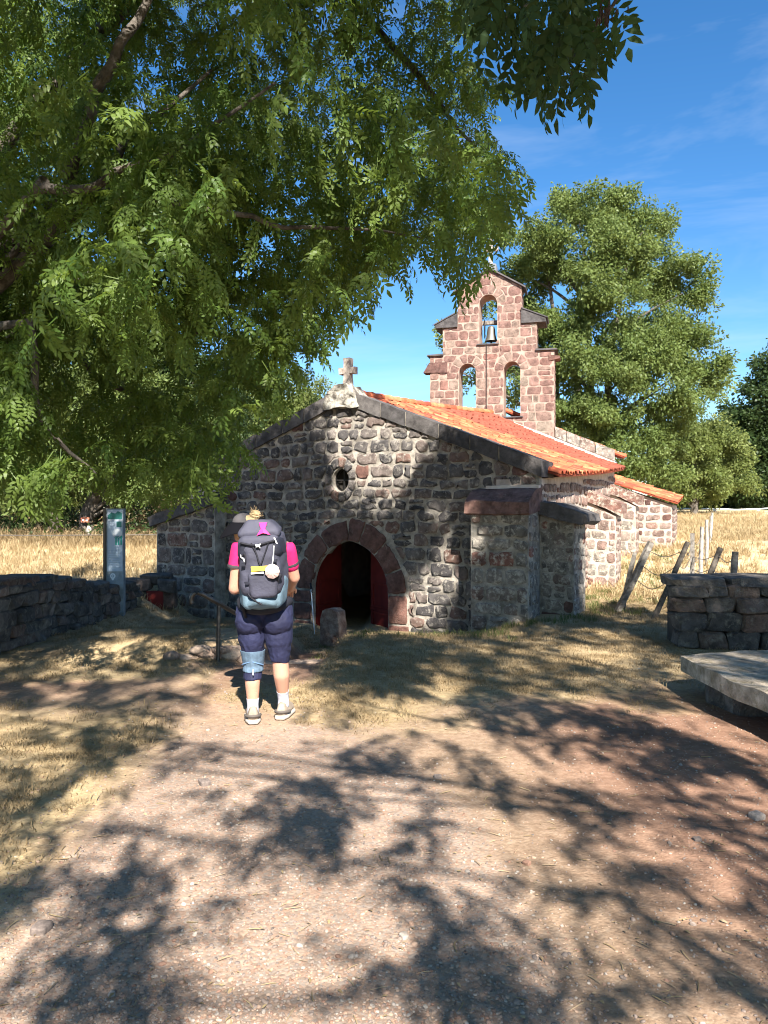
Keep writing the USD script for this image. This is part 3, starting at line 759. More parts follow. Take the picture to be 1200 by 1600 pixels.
def tile_mesh(fn, p0, p1, q0, q1, lift=0.0, steep=0.02, n=6):
    """A half-round tile from (p mid) between q0 and q1; wider at its lower end."""
    pm, w = (p0 + p1) / 2, p1 - p0
    rows = []
    for q, k, lf in ((q0, 0.40, 0.0), (q1, 0.50, steep)):
        a = np.linspace(math.pi, 0, n)
        pp = pm + w * k * np.cos(a)
        c = fn(np.full(n, q) * 0 + pp, np.full(n, q))
        rad = np.linalg.norm(c[0] - c[-1]) / 2
        c = c + np.array([0, 0, 1.0]) * (np.sin(a) * rad * 0.75 + lift + lf)[:, None]
        rows.append(c)
        inner = c - np.array([0, 0, 0.016])
        rows.append(inner)
    V = np.vstack([rows[0], rows[2], rows[3]])
    F = []
    for j in range(n - 1):
        F += [[j, j + 1, n + j + 1], [j, n + j + 1, n + j], [n + j, n + j + 1, 2 * n + j + 1], [n + j, 2 * n + j + 1, 2 * n + j]]
    return trimesh.Trimesh(V, F, process=False)


roof = part(chapel, 'roof', cat(patch(roof_pt), patch(lambda p, q: roof_pt(p, q, b0=lv0, b1=lv1))), 'roof_deck', smooth=40)


def tiles(parent, fn, cols, rows, budget, over=1.18, seed=1):
    g = np.random.default_rng(seed)
    out = []
    for i in range(cols):
        for j in range(rows):
            d = (g.uniform(-0.22, 0.22) + 0.45 * (i % 2)) / rows
            w = 1 / cols
            p0 = i / cols + g.uniform(-0.05, 0.05) * w
            q0, q1 = j / rows + d * 0.5, min((j + over) / rows + d * 0.5, 1.012)
            out.append(tile_mesh(fn, p0, p0 + w * 0.98, max(q0, 0.0), q1, lift=g.uniform(-0.004, 0.012), steep=0.012))
    out.sort(key=lambda m: m.vertices[:, 1].min())
    for m in out[:budget]:
        part(parent, 'tile', m, 'tile', smooth=True)
    if out[budget:]:
        part(parent, 'far_tiles', cat(*out[budget:]), 'tile', smooth=False, kind='stuff')


tiles(roof, roof_pt, 40, 13, 300)
tiles(roof, lambda p, q: roof_pt(p, q, b0=lv0, b1=lv1), 22, 8, 0, seed=4)
# ridge tiles: saddle tiles end to end along the ridge
for k in range(20):
    q0, q1 = k / 20, (k + 1.12) / 20
    A_, B_ = R0 + (R1 - R0) * q0, R0 + (R1 - R0) * min(q1, 1.0)
    sag = lambda t: np.array([0, 0, -0.035 * math.sin(math.pi * min(t, 1)) + 0.035])
    A_, B_ = A_ + sag(q0), B_ + sag(q1) + [0, 0, 0.012]
    perp = np.array([ES[0], ES[1], 0])
    th = np.linspace(math.pi + 0.3, -0.3, 8)
    V_ = np.vstack([[P + perp * r * math.cos(t) + np.array([0, 0, 1]) * r * 0.8 * math.sin(t) for t in th] for P, r in ((A_, 0.085), (B_, 0.10))])
    F_ = []
    for j in range(7):
        F_ += [[j, j + 1, 9 + j], [j, 9 + j, 8 + j]]
    part(roof, 'ridge_tile', trimesh.Trimesh(V_, F_, process=False), 'tile', smooth=50)

# --- bell wall over the chancel arch
lower = Polygon([(-1.62, 3.0), (1.64, 3.0), (1.64, 5.74), (-1.62, 5.74)])
mid = sbox(-1.27, 5.73, 1.19, 6.47)
upper = Polygon([(-0.87, 6.46), (0.80, 6.46), (0.80, 7.44), (-0.03, 7.93), (-0.87, 7.44)])
tower = shapely.union_all([lower, mid, upper])


def bay(c, hwid, sill, spr, rise):
    th = np.linspace(0, math.pi, 15)
    return Polygon([(c - hwid, sill)] + [(c + hwid, sill)] + [(c + hwid * math.cos(t), spr + rise * math.sin(t)) for t in th])


bays = [bay(-0.61, 0.225, 4.05, 5.27, 0.235), bay(0.56, 0.215, 4.05, 5.27, 0.235), bay(-0.06, 0.235, 5.99, 7.05, 0.245)]
hole = shapely.union_all(bays)
bw = part(chapel, 'bell_wall', extrude(tower.difference(hole), TW, -0.62, 0), 'tower_mortar')
archrings = []
for (c, hwid, spr, rise) in ((-0.61, 0.225, 5.27, 0.235), (0.56, 0.215, 5.27, 0.235), (-0.06, 0.235, 7.05, 0.245)):
    archrings.append(bay(c, hwid + 0.25, spr, spr, rise + 0.25))
    nv = 6
    for k in range(nv):
        th = np.linspace(math.pi * k / nv + 0.03, math.pi * (k + 1) / nv - 0.03, 5)
        ro = 0.235 + rng.uniform(-0.02, 0.02)
        P = [(c + (hwid + 0.012) * math.cos(t), spr + (rise + 0.012) * math.sin(t)) for t in th] + [(c + (hwid + ro) * math.cos(t), spr + (rise + ro) * math.sin(t)) for t in th[::-1]]
        part(bw, 'arch_stone', stone_from_poly(Polygon(P), TW, 0.012, 12, 0.003, cut=0.85), 'tower_stone', smooth=42)
reg = tower.difference(hole.buffer(0.004)).difference(shapely.union_all(archrings))
for sub in (reg.intersection(sbox(-2, 3.2, 2, 5.74)), reg.intersection(sbox(-2, 5.74, 2, 9))):
    masonry(bw, TW, sub, 'tower_stone', ch=(0.19, 0.29), wd=(0.24, 0.46), gap=0.019, bulge=0.009, rr=0.010, wave=0.008, jit=0.004, split=0.06, minarea=0.008, smooth=30)
for s0, z0, z1 in ((1.64, 3.4, 5.74), (1.19, 5.76, 6.45), (0.80, 6.5, 7.42)):
    masonry(bw, lambda s, h, d, s0=s0: TW(s0 + np.asarray(d), h, -np.asarray(s)), sbox(0.0, z0, 0.6, z1), 'tower_stone', ch=(0.2, 0.3), wd=(0.28, 0.5), gap=0.03, bulge=0.010, rr=0.015)
# stone jambs inside the openings stay as the core; ledges, caps and cross
cap = lambda P, d0=-0.68, d1=0.06, mt='slate', nm='cap_stone': part(bw, nm, extrude(Polygon(P), TW, d0, d1), mt)
cap([(-1.70, 5.742), (-1.25, 5.742), (-1.25, 5.79), (-1.68, 5.775)])
cap([(1.17, 5.742), (1.72, 5.742), (1.70, 5.775), (1.17, 5.79)])
cap([(-1.47, 6.473), (-0.872, 6.473), (-0.872, 6.84), (-1.47, 6.55)], mt='dark_slab')
cap([(1.43, 6.473), (0.802, 6.473), (0.802, 6.84), (1.43, 6.57)], mt='dark_slab')
cap([(-1.50, 6.553), (-0.872, 6.855), (-0.872, 6.885), (-1.52, 6.575)], -0.70, 0.08, 'slate', 'cap_slate')
cap([(1.46, 6.573), (0.802, 6.855), (0.802, 6.885), (1.48, 6.595)], -0.70, 0.08, 'slate', 'cap_slate')
cap([(-0.98, 7.385), (-0.03, 7.945), (-0.03, 7.985), (-0.99, 7.42)], -0.70, 0.08, 'slate', 'cap_slate')
cap([(0.91, 7.385), (-0.03, 7.945), (-0.03, 7.985), (0.92, 7.42)], -0.70, 0.08, 'slate', 'cap_slate')
cap([(-1.80, 5.30), (-1.15, 5.28), (-1.15, 5.56), (-1.64, 5.56)], -0.3, 0.035, 'scoria', 'impost_stone')
cap([(1.50, 5.46), (1.78, 5.52), (1.78, 5.58), (1.50, 5.62)], -0.4, 0.03, 'scoria', 'impost_stone')
cap([(0.30, 4.03), (0.84, 4.03), (0.84, 4.06), (0.30, 4.06)], -0.60, 0.05, 'slate', 'window_ledge')
cap([(-0.36, 5.965), (0.22, 5.965), (0.22, 5.995), (-0.36, 5.995)], -0.60, 0.05, 'slate', 'window_ledge')
ped = extrude(Polygon([(-0.20, 7.90), (0.14, 7.90), (0.13, 8.12), (-0.19, 8.12)]), TW, -0.47, -0.13)
pt = TW(np.array([-0.03]), np.array([8.22]), np.array([-0.30]))[0]
pyr = trimesh.convex.convex_hull(np.vstack([ped.vertices[ped.vertices[:, 2] > 8.0], pt]))
part(bw, 'cross_pedestal', cat(ped, pyr), 'lead')
cz = 8.16
cr = Polygon([(-0.085, cz), (0.025, cz), (0.015, cz + 0.36), (0.17, cz + 0.36), (0.17, cz + 0.46), (0.015, cz + 0.46), (0.02, cz + 0.68), (-0.08, cz + 0.68), (-0.075, cz + 0.46), (-0.23, cz + 0.46), (-0.23, cz + 0.36), (-0.075, cz + 0.36)])
part(bw, 'tower_cross', rough(extrude(cr, TW, -0.34, -0.26), 0.08, 0.006, 10, 6), 'cross_stone', smooth=40)
# bell with headstock and pull cable
bell = thing('bell', 'small bronze bell hanging in the upper opening of the bell wall', 'bell', TW(np.array([-0.04]), np.array([6.45]), np.array([-0.3]))[0])
prof = np.array([(0.0, 0.40), (0.05, 0.40), (0.09, 0.37), (0.105, 0.30), (0.115, 0.18), (0.135, 0.08), (0.17, 0.0), (0.15, 0.0), (0.10, 0.12), (0.0, 0.34)])
bm = trimesh.creation.revolve(prof, sections=20)
bm.apply_translation(TW(np.array([-0.02]), np.array([6.12]), np.array([-0.3]))[0])
part(bell, 'bell_body', bm, 'bronze', smooth=40)
part(bell, 'headstock', extrude(sbox(-0.25, 6.56, 0.18, 6.66), TW, -0.36, -0.24), 'grey_wood')
part(bell, 'clapper', tube([TW(np.array([-0.02]), np.array([z]), np.array([-0.3]))[0] for z in (6.3, 6.2, 6.05)], [0.012, 0.012, 0.03]), 'iron', smooth=True)
part(bell, 'wheel', tube([TW(np.array([-0.19 + 0.12 * math.sin(a) * 0.2]), np.array([6.45 + 0.24 * math.cos(a)]), np.array([-0.3 + 0.24 * math.sin(a)]))[0] for a in np.linspace(0, 2 * math.pi, 24)], 0.012, 6), 'iron', smooth=True)
part(bell, 'pull_cable', tube([TW(np.array([-0.10]), np.array([z]), np.array([0.05]))[0] for z in (5.99, 5.2, 4.05)], 0.009, 5), 'iron')

# --- chancel behind the bell wall
cg = Polygon([(-3.2, 0), (3.12, 0), (3.12, 2.9), (1.6, 3.5), (-1.6, 3.5), (-3.2, 2.9)])
part(chapel, 'chancel_arch_wall', extrude(cg, TW, -0.60, -0.005), 'plaster')
for a0, a1 in ((1.655, 1.95), (1.95, 2.28), (2.28, 2.66), (2.66, 3.14)):
    f = lambda s: 3.77 - (s - 1.64) * 0.425
    part(chapel, 'parapet_stone', rough(extrude(Polygon([(a0 + 0.008, f(a0) - 0.27), (a1 - 0.008, f(a1) - 0.27), (a1 - 0.008, f(a1)), (a0 + 0.008, f(a0))]), TW, -0.5, 0.03), 0.15, 0.006, 5, int(a0 * 9)), 'buttress_stone', smooth=35)
    part(chapel, 'parapet_stone', extrude(Polygon([(-a0 - 0.008, f(a0) - 0.27), (-a1 + 0.008, f(a1) - 0.27), (-a1 + 0.008, f(a1)), (-a0 - 0.008, f(a0))]), TW, -0.5, 0.03), 'buttress_stone')
part(chapel, 'roof_flashing', extrude(Polygon([(0.0, 4.02), (1.64, 3.36), (3.16, 2.70), (3.16, 2.82), (1.64, 3.48), (0.0, 4.16)]), TW, 0.0, 0.05), 'plaster')
chan = lambda p, q, sg=1: np.stack([TO[0] + sg * (0.2 + 3.2 * np.asarray(q)) * TD[0] - (0.5 + 3.2 * np.asarray(p)) * TN[0], TO[1] + sg * (0.2 + 3.2 * np.asarray(q)) * TD[1] - (0.5 + 3.2 * np.asarray(p)) * TN[1], 4.40 - 0.425 * (0.2 + 3.2 * np.asarray(q)) + 0.06 * np.asarray(p) * 3.2 + 0.03], -1)
cr_ = part(chapel, 'chancel_roof', cat(patch(lambda p, q: chan(p, q)), patch(lambda p, q: chan(p, q, -1))), 'roof_deck')
tiles(cr_, chan, 14, 10, 140, seed=6)
part(chapel, 'chancel_wall', extrude(Polygon([(-3.1, 0.2), (3.05, 0.2), (3.05, 2.95), (0, 4.2), (-3.1, 2.95)]), TW, -3.6, -0.6), 'side_mortar')

# --- side chapel with its own lean-to roof
w0 = 8.9
FA = frame(CR + WE * w0, WN, -WE)
ax = part(chapel, 'side_chapel', extrude(Polygon([(-0.6, 0.3), (1.31, 0.3), (1.31, 1.74), (-0.6, 2.42)]), FA, -1.85, 0), 'side_mortar')
masonry(ax, FA, Polygon([(-0.1, 0.55), (1.31, 0.75), (1.31, 1.72), (-0.1, 2.20)]), 'side_stone', ch=(0.17, 0.25), wd=(0.2, 0.42), gap=0.04, bulge=0.012, rr=0.02, smooth=30, alt=('scoria', 0.12))
masonry(ax, lambda s, h, d: RW(w0 + np.asarray(s), h, 1.31 + np.asarray(d)), sbox(0, 0.7, 1.85, 1.72), 'side_stone', ch=(0.17, 0.25), wd=(0.2, 0.4), gap=0.05, bulge=0.012, rr=0.02, smooth=30)
axr = lambda p, q: np.stack([RW(w0 - 0.1 + 2.0 * np.asarray(p), 0 * np.asarray(p), -0.5 + 1.95 * np.asarray(q))[..., 0], RW(w0 - 0.1 + 2.0 * np.asarray(p), 0 * np.asarray(p), -0.5 + 1.95 * np.asarray(q))[..., 1], 2.47 + 0.16 * np.asarray(p) - 0.345 * 1.95 * np.asarray(q)], -1)
ar = part(chapel, 'side_chapel_roof', patch(axr), 'roof_deck')
tiles(ar, axr, 10, 7, 70, seed=8)

# ------------------------------------------------------------------ door side: stone post, trekking pole, steps
p0 = W(521, 1003, 12.2)
post = thing('stone_post', 'short round-topped reddish stone post in front of the chapel door', 'stone post', p0)
pm = extrude(Polygon([(-0.175, 0), (0.175, 0), (0.17, 0.36), (0.13, 0.54), (0.05, 0.585), (-0.06, 0.585), (-0.14, 0.55), (-0.172, 0.4)]), frame(p0[:2] + 0, ES, EN), -0.12, 0.12)
pm.apply_translation((0, 0, p0[2] - 0.05))
part(post, 'shaft', rough(pm, 0.05, 0.010, 8, 31), 'post_stone', smooth=50)

pa, pb = W(492, 995, 13.35), W(486, 921, 13.6)
pole = thing('trekking_pole', 'slim pale trekking pole leaning on the left door jamb', 'trekking pole', pa)
part(pole, 'shaft', tube(spline([pa, (pa + pb) / 2, pb], 6), [0.007, 0.008, 0.009, 0.010, 0.010, 0.010], 6), 'pack_white', smooth=True)
part(pole, 'grip', tube([pb, pb + (pb - pa) * 0.14], [0.016, 0.018], 7), 'pack_black', smooth=True)
part(pole, 'strap', tube(spline([pb + (pb - pa) * 0.13, pb + [0.03, -0.02, 0.0], pb + [0.03, -0.02, -0.06], pb + [0.0, -0.02, -0.02]], 8), 0.005, 4), 'pack_black')

# steps down to the door: rough slabs
for k in range(5):
    y0 = 8.25 + 0.6 * k
    cx = -1.12 + 0.055 * (y0 - 8)
    z = -0.56 * float(sstep(7.6, 11.0, y0 + 0.3))
    m = box((cx - 0.42, y0, z - 0.18), (cx + 0.42, y0 + 0.34, z + 0.035))
    top('step', rough(m, 0.1, 0.02, 6, 40 + k), 'bank_stone', ['uppermost worn stone step of the sunken way to the door', 'second worn stone step of the sunken way', 'middle worn stone step of the sunken way', 'fourth worn stone step of the sunken way', 'lowest worn stone step before the chapel door'][k], 'step', smooth=45, group='steps down to the door')

# stones along the edge of the grassy bank by the handrail
bank = thing('bank_edging', 'low broken stone edging under the handrail at the grassy bank', 'stone edging', (-2.3, 8.3, 0))
for k in range(11):
    u = 268 + k * 11.5
    Yb = 8.30 + rng.uniform(-0.05, 0.05)
    P = W(u, 1024 + rng.uniform(-9, 9), Yb)
    sx, sz = rng.uniform(0.07, 0.14), rng.uniform(0.04, 0.09)
    m = rough(trimesh.creation.icosphere(1), 0.7, 0.18, 1.3, 60 + k)
    m.apply_scale((sx, 0.1, sz)); m.apply_translation(P)
    part(bank, 'stone', m, 'bank_stone', smooth=50)

# handrail
hp = W(340, 1034, 8.12)
rail = thing('handrail', 'dark metal handrail with curled end beside the sunken way', 'handrail', hp)
rp = [W(300, 944, 8.0), W(299, 936, 8.0), W(303, 928, 8.0), W(312, 927, 8.02), W(326, 934, 8.08), W(345, 945, 8.2), W(372, 960, 8.6), W(410, 978, 9.6), W(440, 992, 11.0)]
part(rail, 'rail', tube(spline(rp, 40), 0.024, 9), 'rail_metal', smooth=True)
part(rail, 'post', tube([hp - [0, 0, 0.15], W(342, 944, 8.18)], 0.022, 9), 'rail_metal', smooth=40)
q_ = W(425, 985, 10.3)
part(rail, 'post', tube([[q_[0], q_[1], float(ground(q_[0], q_[1])) - 0.2], q_], 0.022, 9), 'rail_metal', smooth=40)

# ------------------------------------------------------------------ information pillar
sb = W(180, 951, 12.6)
pil = thing('information_pillar', 'tall grey metal information pillar with a pale blue panel', 'information pillar', sb)
yaw = math.radians(9)
PX, PN = np.array([math.cos(yaw), math.sin(yaw)]), np.array([math.sin(yaw), -math.cos(yaw)])
PW = frame(sb[:2], PX, PN)
z0 = sb[2] - 0.2
body = extrude(sbox(-0.125, z0, 0.145, sb[2] + 1.64).buffer(0), PW, -0.10, 0.10)
part(pil, 'post', body, 'galvanised')
part(pil, 'side_fin', extrude(sbox(-0.165, z0, -0.127, sb[2] + 1.645), PW, -0.12, 0.13), 'rail_metal')
zt = sb[2]
pan = part(pil, 'panel', extrude(sbox(-0.105, zt + 0.62, 0.135, zt + 1.62), PW, 0.102, 0.110), 'print_blue')
pr = lambda q, mt, nm='print', d=0.1115: part(pan, nm, extrude(q, PW, 0.1103, d), mt)
pr(sbox(-0.095, zt + 1.47, 0.125, zt + 1.61), 'print_teal', 'landscape_picture')
pr(Polygon([(-0.095, zt + 1.53), (-0.04, zt + 1.58), (0.02, zt + 1.56), (0.06, zt + 1.6), (0.12, zt + 1.575), (0.12, zt + 1.61), (-0.095, zt + 1.61)]), 'print_blue', 'picture_sky', 0.1122)
pr(sbox(-0.105, zt + 1.448, 0.135, zt + 1.458), 'print_white', 'rule_line')
pr(sbox(0.04, zt + 1.34, 0.12, zt + 1.43), 'print_teal', 'small_picture')
pr(affinity.scale(Point(0.05, zt + 1.24).buffer(0.075), 1, 1.0), 'print_white', 'round_picture')
pr(sbox(0.01, zt + 1.16, 0.13, zt + 1.20).union(sbox(0.02, zt + 1.05, 0.045, zt + 1.16)).union(sbox(0.06, zt + 1.05, 0.085, zt + 1.16)).union(sbox(0.10, zt + 1.05, 0.125, zt + 1.16)), 'print_green', 'green_emblem')
for k in range(11):
    pr(sbox(-0.085, zt + 0.68 + k * 0.028, 0.115 - 0.05 * rng.random(), zt + 0.685 + k * 0.028), 'print_ink', 'text_line')
st = affinity.scale(Point(-0.02, zt + 0.545).buffer(0.042), 1, 1.05).union(Polygon([(-0.05, zt + 0.52), (0.01, zt + 0.52), (-0.01, zt + 0.475), (-0.03, zt + 0.475)]))
part(pil, 'round_sticker', extrude(st, PW, 0.1005, 0.103), 'print_white')
part(pil, 'sticker_mark', extrude(Point(-0.02, zt + 0.545).buffer(0.022).difference(Point(-0.02, zt + 0.545).buffer(0.012)), PW, 0.1033, 0.1045), 'print_ink')


# ------------------------------------------------------------------ dry-stone walls
def boulder(c, size, seed, yaw=0.0, amp=0.24, sub=1):
    m = mf(rounded_box((1, 1, 1), 0.17, 6)) if sub else trimesh.creation.icosphere(1)
    m = trimesh.Trimesh(m.vertices, m.faces, process=True)
    d = np.stack([meshkit.fbm(m.vertices * 1.9 + seed * 3.7, 3, seed % 50 + k * 7) - 0.5 for k in range(3)], -1)
    m.vertices = m.vertices + d * amp * 2
    m.apply_scale(size)
    m.apply_transform(trimesh.transformations.rotation_matrix(yaw, (0, 0, 1)))
    m.apply_translation(c)
    return m


def drywall(parent, fr, length, height, thick, courses, wd, mat, capw=None, seed=0, both=False, bed=None):
    """fr(s,h,d): s along, d outwards from the face in sight; h above local ground. height: function of s."""
    g = np.random.default_rng(seed)
    hs = [0]
    while hs[-1] < 1.0:
        hs.append(hs[-1] + g.uniform(*courses))
    ang = math.atan2(*(fr(1.0, 0, 0) - fr(0.0, 0, 0))[[1, 0]])
    cnt = 0
    for a, b in zip(hs[:-1], hs[1:]):
        b = min(b, 1.0)
        if b - a < 0.07:
            continue
        s = -g.random() * 0.1
        while s < length:
            w = g.uniform(*wd)
            H = height(s + w / 2)
            hgt = (b - a) * H
            c = fr(s + w / 2, (a + b) / 2 * H * 0.93 + bed(s + w / 2) + g.uniform(-0.01, 0.01), -0.11 + g.uniform(-0.03, 0.03))
            part(parent, 'stone', boulder(c, (w * 1.0, 0.30, hgt * 1.04 * g.uniform(0.86, 1.08)), seed * 100 + cnt, ang + g.uniform(-0.12, 0.12)), mat, smooth=24)
            cnt += 1
            s += w
    s = -0.05
    while s < length:                                      # cap stones across the top
        w = g.uniform(*(capw or wd))
        H = height(s + w / 2)
        c = fr(s + w / 2, H + bed(s + w / 2) - 0.04 + g.uniform(-0.012, 0.012), -thick / 2 + g.uniform(-0.02, 0.02))
        part(parent, 'cap_stone', boulder(c, (w * 1.02, thick * 1.08, 0.13), seed * 100 + 700 + cnt, ang + g.uniform(-0.06, 0.06), 0.16), mat, smooth=24)
        cnt += 1
        s += w
    # rubble core and far face
    S = np.linspace(0, length, 12)
    core = [box_core(fr, S[k], S[k + 1], height((S[k] + S[k + 1]) / 2), thick, bed((S[k] + S[k + 1]) / 2)) for k in range(11)]
    part(parent, 'core', cat(*core), 'dark_core')


def box_core(fr, s0, s1, H, thick, z):
    return extrude(sbox(s0 + 0.03, z - 0.4, s1 - 0.03 + 0.06 * 0, z + H - 0.07), fr, -thick + 0.03, -0.10)


LA, LB = np.array([-4.22, 5.2]), np.array([-4.36, 13.45])
ld = (LB - LA) / np.linalg.norm(LB - LA)
lw = thing('dry_stone_wall', 'long dark dry-stone wall running away behind the information pillar', 'wall', (*LA, 0))
drywall(lw, frame(LA, ld, (ld[1], -ld[0])), float(np.linalg.norm(LB - LA)), lambda s: 0.90 - 0.028 * s, 0.62, (0.17, 0.27), (0.22, 0.48), 'drystone', capw=(0.35, 0.7), seed=3, bed=lambda s: float(ground(LA[0] + 0.25, LA[1] + s, False)))
RA, RB = np.array([3.42, 8.95]), np.array([7.2, 8.35])
rd = (RB - RA) / np.linalg.norm(RB - RA)
rw = thing('dry_stone_wall', 'rough dark dry-stone wall behind the slab bench', 'wall', (*RA, 0))
drywall(rw, frame(RA, rd, (rd[1], -rd[0])), float(np.linalg.norm(RB - RA)), lambda s: 0.78 + 0.02 * s, 0.75, (0.15, 0.32), (0.15, 0.40), 'drystone', capw=(0.4, 0.9), seed=5, bed=lambda s: 0.0)
for k in range(5):                                         # stones of the wall's end face
    pass

# slab bench
bx = np.array([2.62, 6.72, 0.0])
bench = thing('stone_bench', 'thick pale stone slab bench on dark stone blocks by the right wall', 'bench', bx)
top_poly = Polygon([(2.63, 6.80), (3.35, 7.05), (4.6, 7.0), (4.9, 4.6), (3.6, 3.9), (2.72, 4.75), (2.60, 5.9)])
slab = trimesh.creation.extrude_polygon(top_poly, 0.13, engine='earcut')
slab.apply_translation((0, 0, 0.195))
part(bench, 'slab', rough(slab, 0.12, 0.022, 3.5, 71), 'bench_stone', smooth=40)
for k, (x_, y_, sx, sy) in enumerate(((2.83, 6.25, 0.40, 0.6), (2.88, 4.95, 0.40, 0.5), (4.2, 6.2, 0.5, 0.5), (4.1, 4.8, 0.5, 0.5))):
    part(bench, 'support', boulder((x_ + 0.1, y_, 0.08), (sx, sy, 0.32), 900 + k), 'drystone', smooth=38)


# low stone ledge with a dark red board by the left buttress
lg = thing('stone_ledge', 'dark rough stone ledge between the left wall and the chapel buttress', 'ledge', W(235, 940, 14.2))
for k, (u, v, w, h) in enumerate(((215, 912, 0.5, 0.22), (245, 905, 0.55, 0.22), (212, 932, 0.36, 0.3), (262, 935, 0.3, 0.4), (262, 915, 0.3, 0.25), (205, 948, 0.4, 0.2))):
    part(lg, 'stone', boulder(W(u, v, 14.3 + 0.1 * (k % 2)), (w, 0.4, h), 300 + k, 0.1), 'drystone', smooth=38)
rb = W(242, 938, 14.15)
t_ = box((-0.15, -0.02, -0.20), (0.15, 0.02, 0.17)); t_.apply_translation(rb)
top('red_board', t_, 'red_paint', 'small dark red board low down under the stone ledge', 'board')


# ------------------------------------------------------------------ fences on the right
def pole_mesh(a, b, r0, r1, seed, square=False):
    P = spline([a, (np.array(a) + b) / 2 + np.random.default_rng(seed).normal(0, 0.012, 3), b], 7)
    return tube(P, np.linspace(r0, r1, 7), 4 if square else 8, 0.05, seed)


posts = [  # label, base px, top px, depth, radius px, material
    ('thick grey post leaning far right, nearest to the chapel', (964, 957), (1017, 847), 12.2, 6.0, 'grey_wood', True),
    ('shorter pale post leaning against the thick grey leaning post', (973, 955), (992, 863), 12.35, 5.0, 'grey_wood', True),
    ('thin dark crooked pole leaning right between the posts and wall', (1021, 968), (1075, 847), 11.4, 4.2, 'bent_wood', False),
    ('upright square grey fence post next to the thin leaning pole', (1080, 930), (1082, 833), 12.6, 4.6, 'grey_wood', True),
    ('tall whitish fence post right of the square grey post', (1094, 920), (1097, 823), 13.6, 3.2, 'pale_wood', False),
    ('slim pale post second in the receding row', (1103, 885), (1104, 812), 17.5, 2.6, 'pale_wood', False),
    ('slim pale post third in the receding row', (1109, 868), (1111, 806), 20.5, 2.2, 'pale_wood', False),
    ('far slim pale post ending the receding row', (1112, 850), (1113, 801), 24.0, 1.9, 'pale_wood', False),
    ('dark stubby stake leaning right behind the dry-stone wall', (1096, 925), (1126, 856), 11.6, 4.6, 'bent_wood', False),
    ('short upright grey stake behind the dry-stone wall', (1145, 930), (1149, 862), 11.2, 5.2, 'grey_wood', False),
]
tops = []
for k, (lab, b, t, Y, r, mt, sq) in enumerate(posts):
    B, T = W(*b, Y), W(*t, Y)
    gz = float(ground(B[0], B[1]))
    if B[2] > gz - 0.05:
        d_ = (B - T) / np.linalg.norm(B - T)
        B = B + d_ * ((B[2] - gz + 0.15) / max(-d_[2], 0.3))
    top('fence_post', pole_mesh(B, T, r * Y / 1200 * 1.05, r * Y / 1200 * 0.92, 500 + k, sq), mt, lab, 'fence post', smooth=50, group='old fence posts by the wall')
    tops.append((B, T))
for k, (u, Y) in enumerate(((1117, 41.0), (1185, 41.5), (1262, 42))):
    B, T = W(u, 806, Y), W(u, 794, Y)
    if u < 1210:
        top('paddock_post', tube([[B[0], B[1], float(ground(B[0], B[1])) - 0.1], T], 0.085, 7), 'white_paint', ('left white paddock post at the far edge of the field', 'right white paddock post at the far edge of the field')[k], 'fence post', smooth=40)
pw = [W(u, v, 41.2) for u, v in ((1040, 794.5), (1117, 795), (1150, 796.3), (1185, 795), (1262, 792))]
top('paddock_rope', tube(spline(pw, 24), 0.035, 5), 'white_paint', 'thin white rope strung along the far edge of the field', 'rope')
lerp = lambda bt, f: bt[0] * (1 - f) + bt[1] * f
wires = []
for f0 in (0.9, 0.72, 0.55):
    seq = [tops[0], tops[2], tops[3], tops[4]]
    pts = []
    for a_, b_ in zip(seq[:-1], seq[1:]):
        A_, B_ = lerp(a_, f0), lerp(b_, f0)
        pts += [A_, (A_ + B_) / 2 - [0, 0, 0.10 + 0.06 * rng.random()]]
    pts.append(lerp(seq[-1], f0))
    wires.append(tube(spline(pts, 30), 0.006, 4))
    pts = [lerp(tops[k], f0 * 0.95) for k in (4, 5, 6, 7)]
    wires.append(tube(spline(pts, 20), 0.006, 4))
    pts = [lerp(tops[3], f0 * 0.8), (lerp(tops[3], f0 * 0.8) + lerp(tops[8], f0)) / 2 - [0, 0, 0.05], lerp(tops[8], f0), (lerp(tops[8], f0) + lerp(tops[9], f0)) / 2 - [0, 0, 0.07], lerp(tops[9], f0)]
    wires.append(tube(spline(pts, 20), 0.006, 4))
fwire = thing('fence_wire', 'slack rusty wires strung between the old fence posts', 'wire', (4.5, 12, 0.5))
for w_ in wires:
    part(fwire, 'strand', w_, 'wire')
# wire along the left field
lwire = [W(u, v, 22.0) for u, v in ((-60, 836), (60, 836.5), (160, 836), (262, 835.5), (330, 835))]
top('field_wire', tube(spline(lwire, 16), 0.012, 4), 'wire', 'single pale fence wire in front of the left field trees', 'wire')


# ------------------------------------------------------------------ leaves and trees
def leaflet(g, o, d, nrm, L, w):
    """Folded lance-shaped leaflet: 6 vertices, 4 triangles."""
    side = np.cross(d, nrm)
    q = nrm * L * 0.10
    V = np.array([o, o + d * L * 0.35 + side * w + q, o + d * L * 0.35 - side * w + q, o + d * L * 0.72 + side * w * 0.72 + q * 0.4, o + d * L * 0.72 - side * w * 0.72 + q * 0.4, o + d * L - q * 0.8])
    return V, np.array([[0, 2, 1], [1, 2, 4], [1, 4, 3], [3, 4, 5]])


def unit(v):
    return v / (np.linalg.norm(v) + 1e-12)


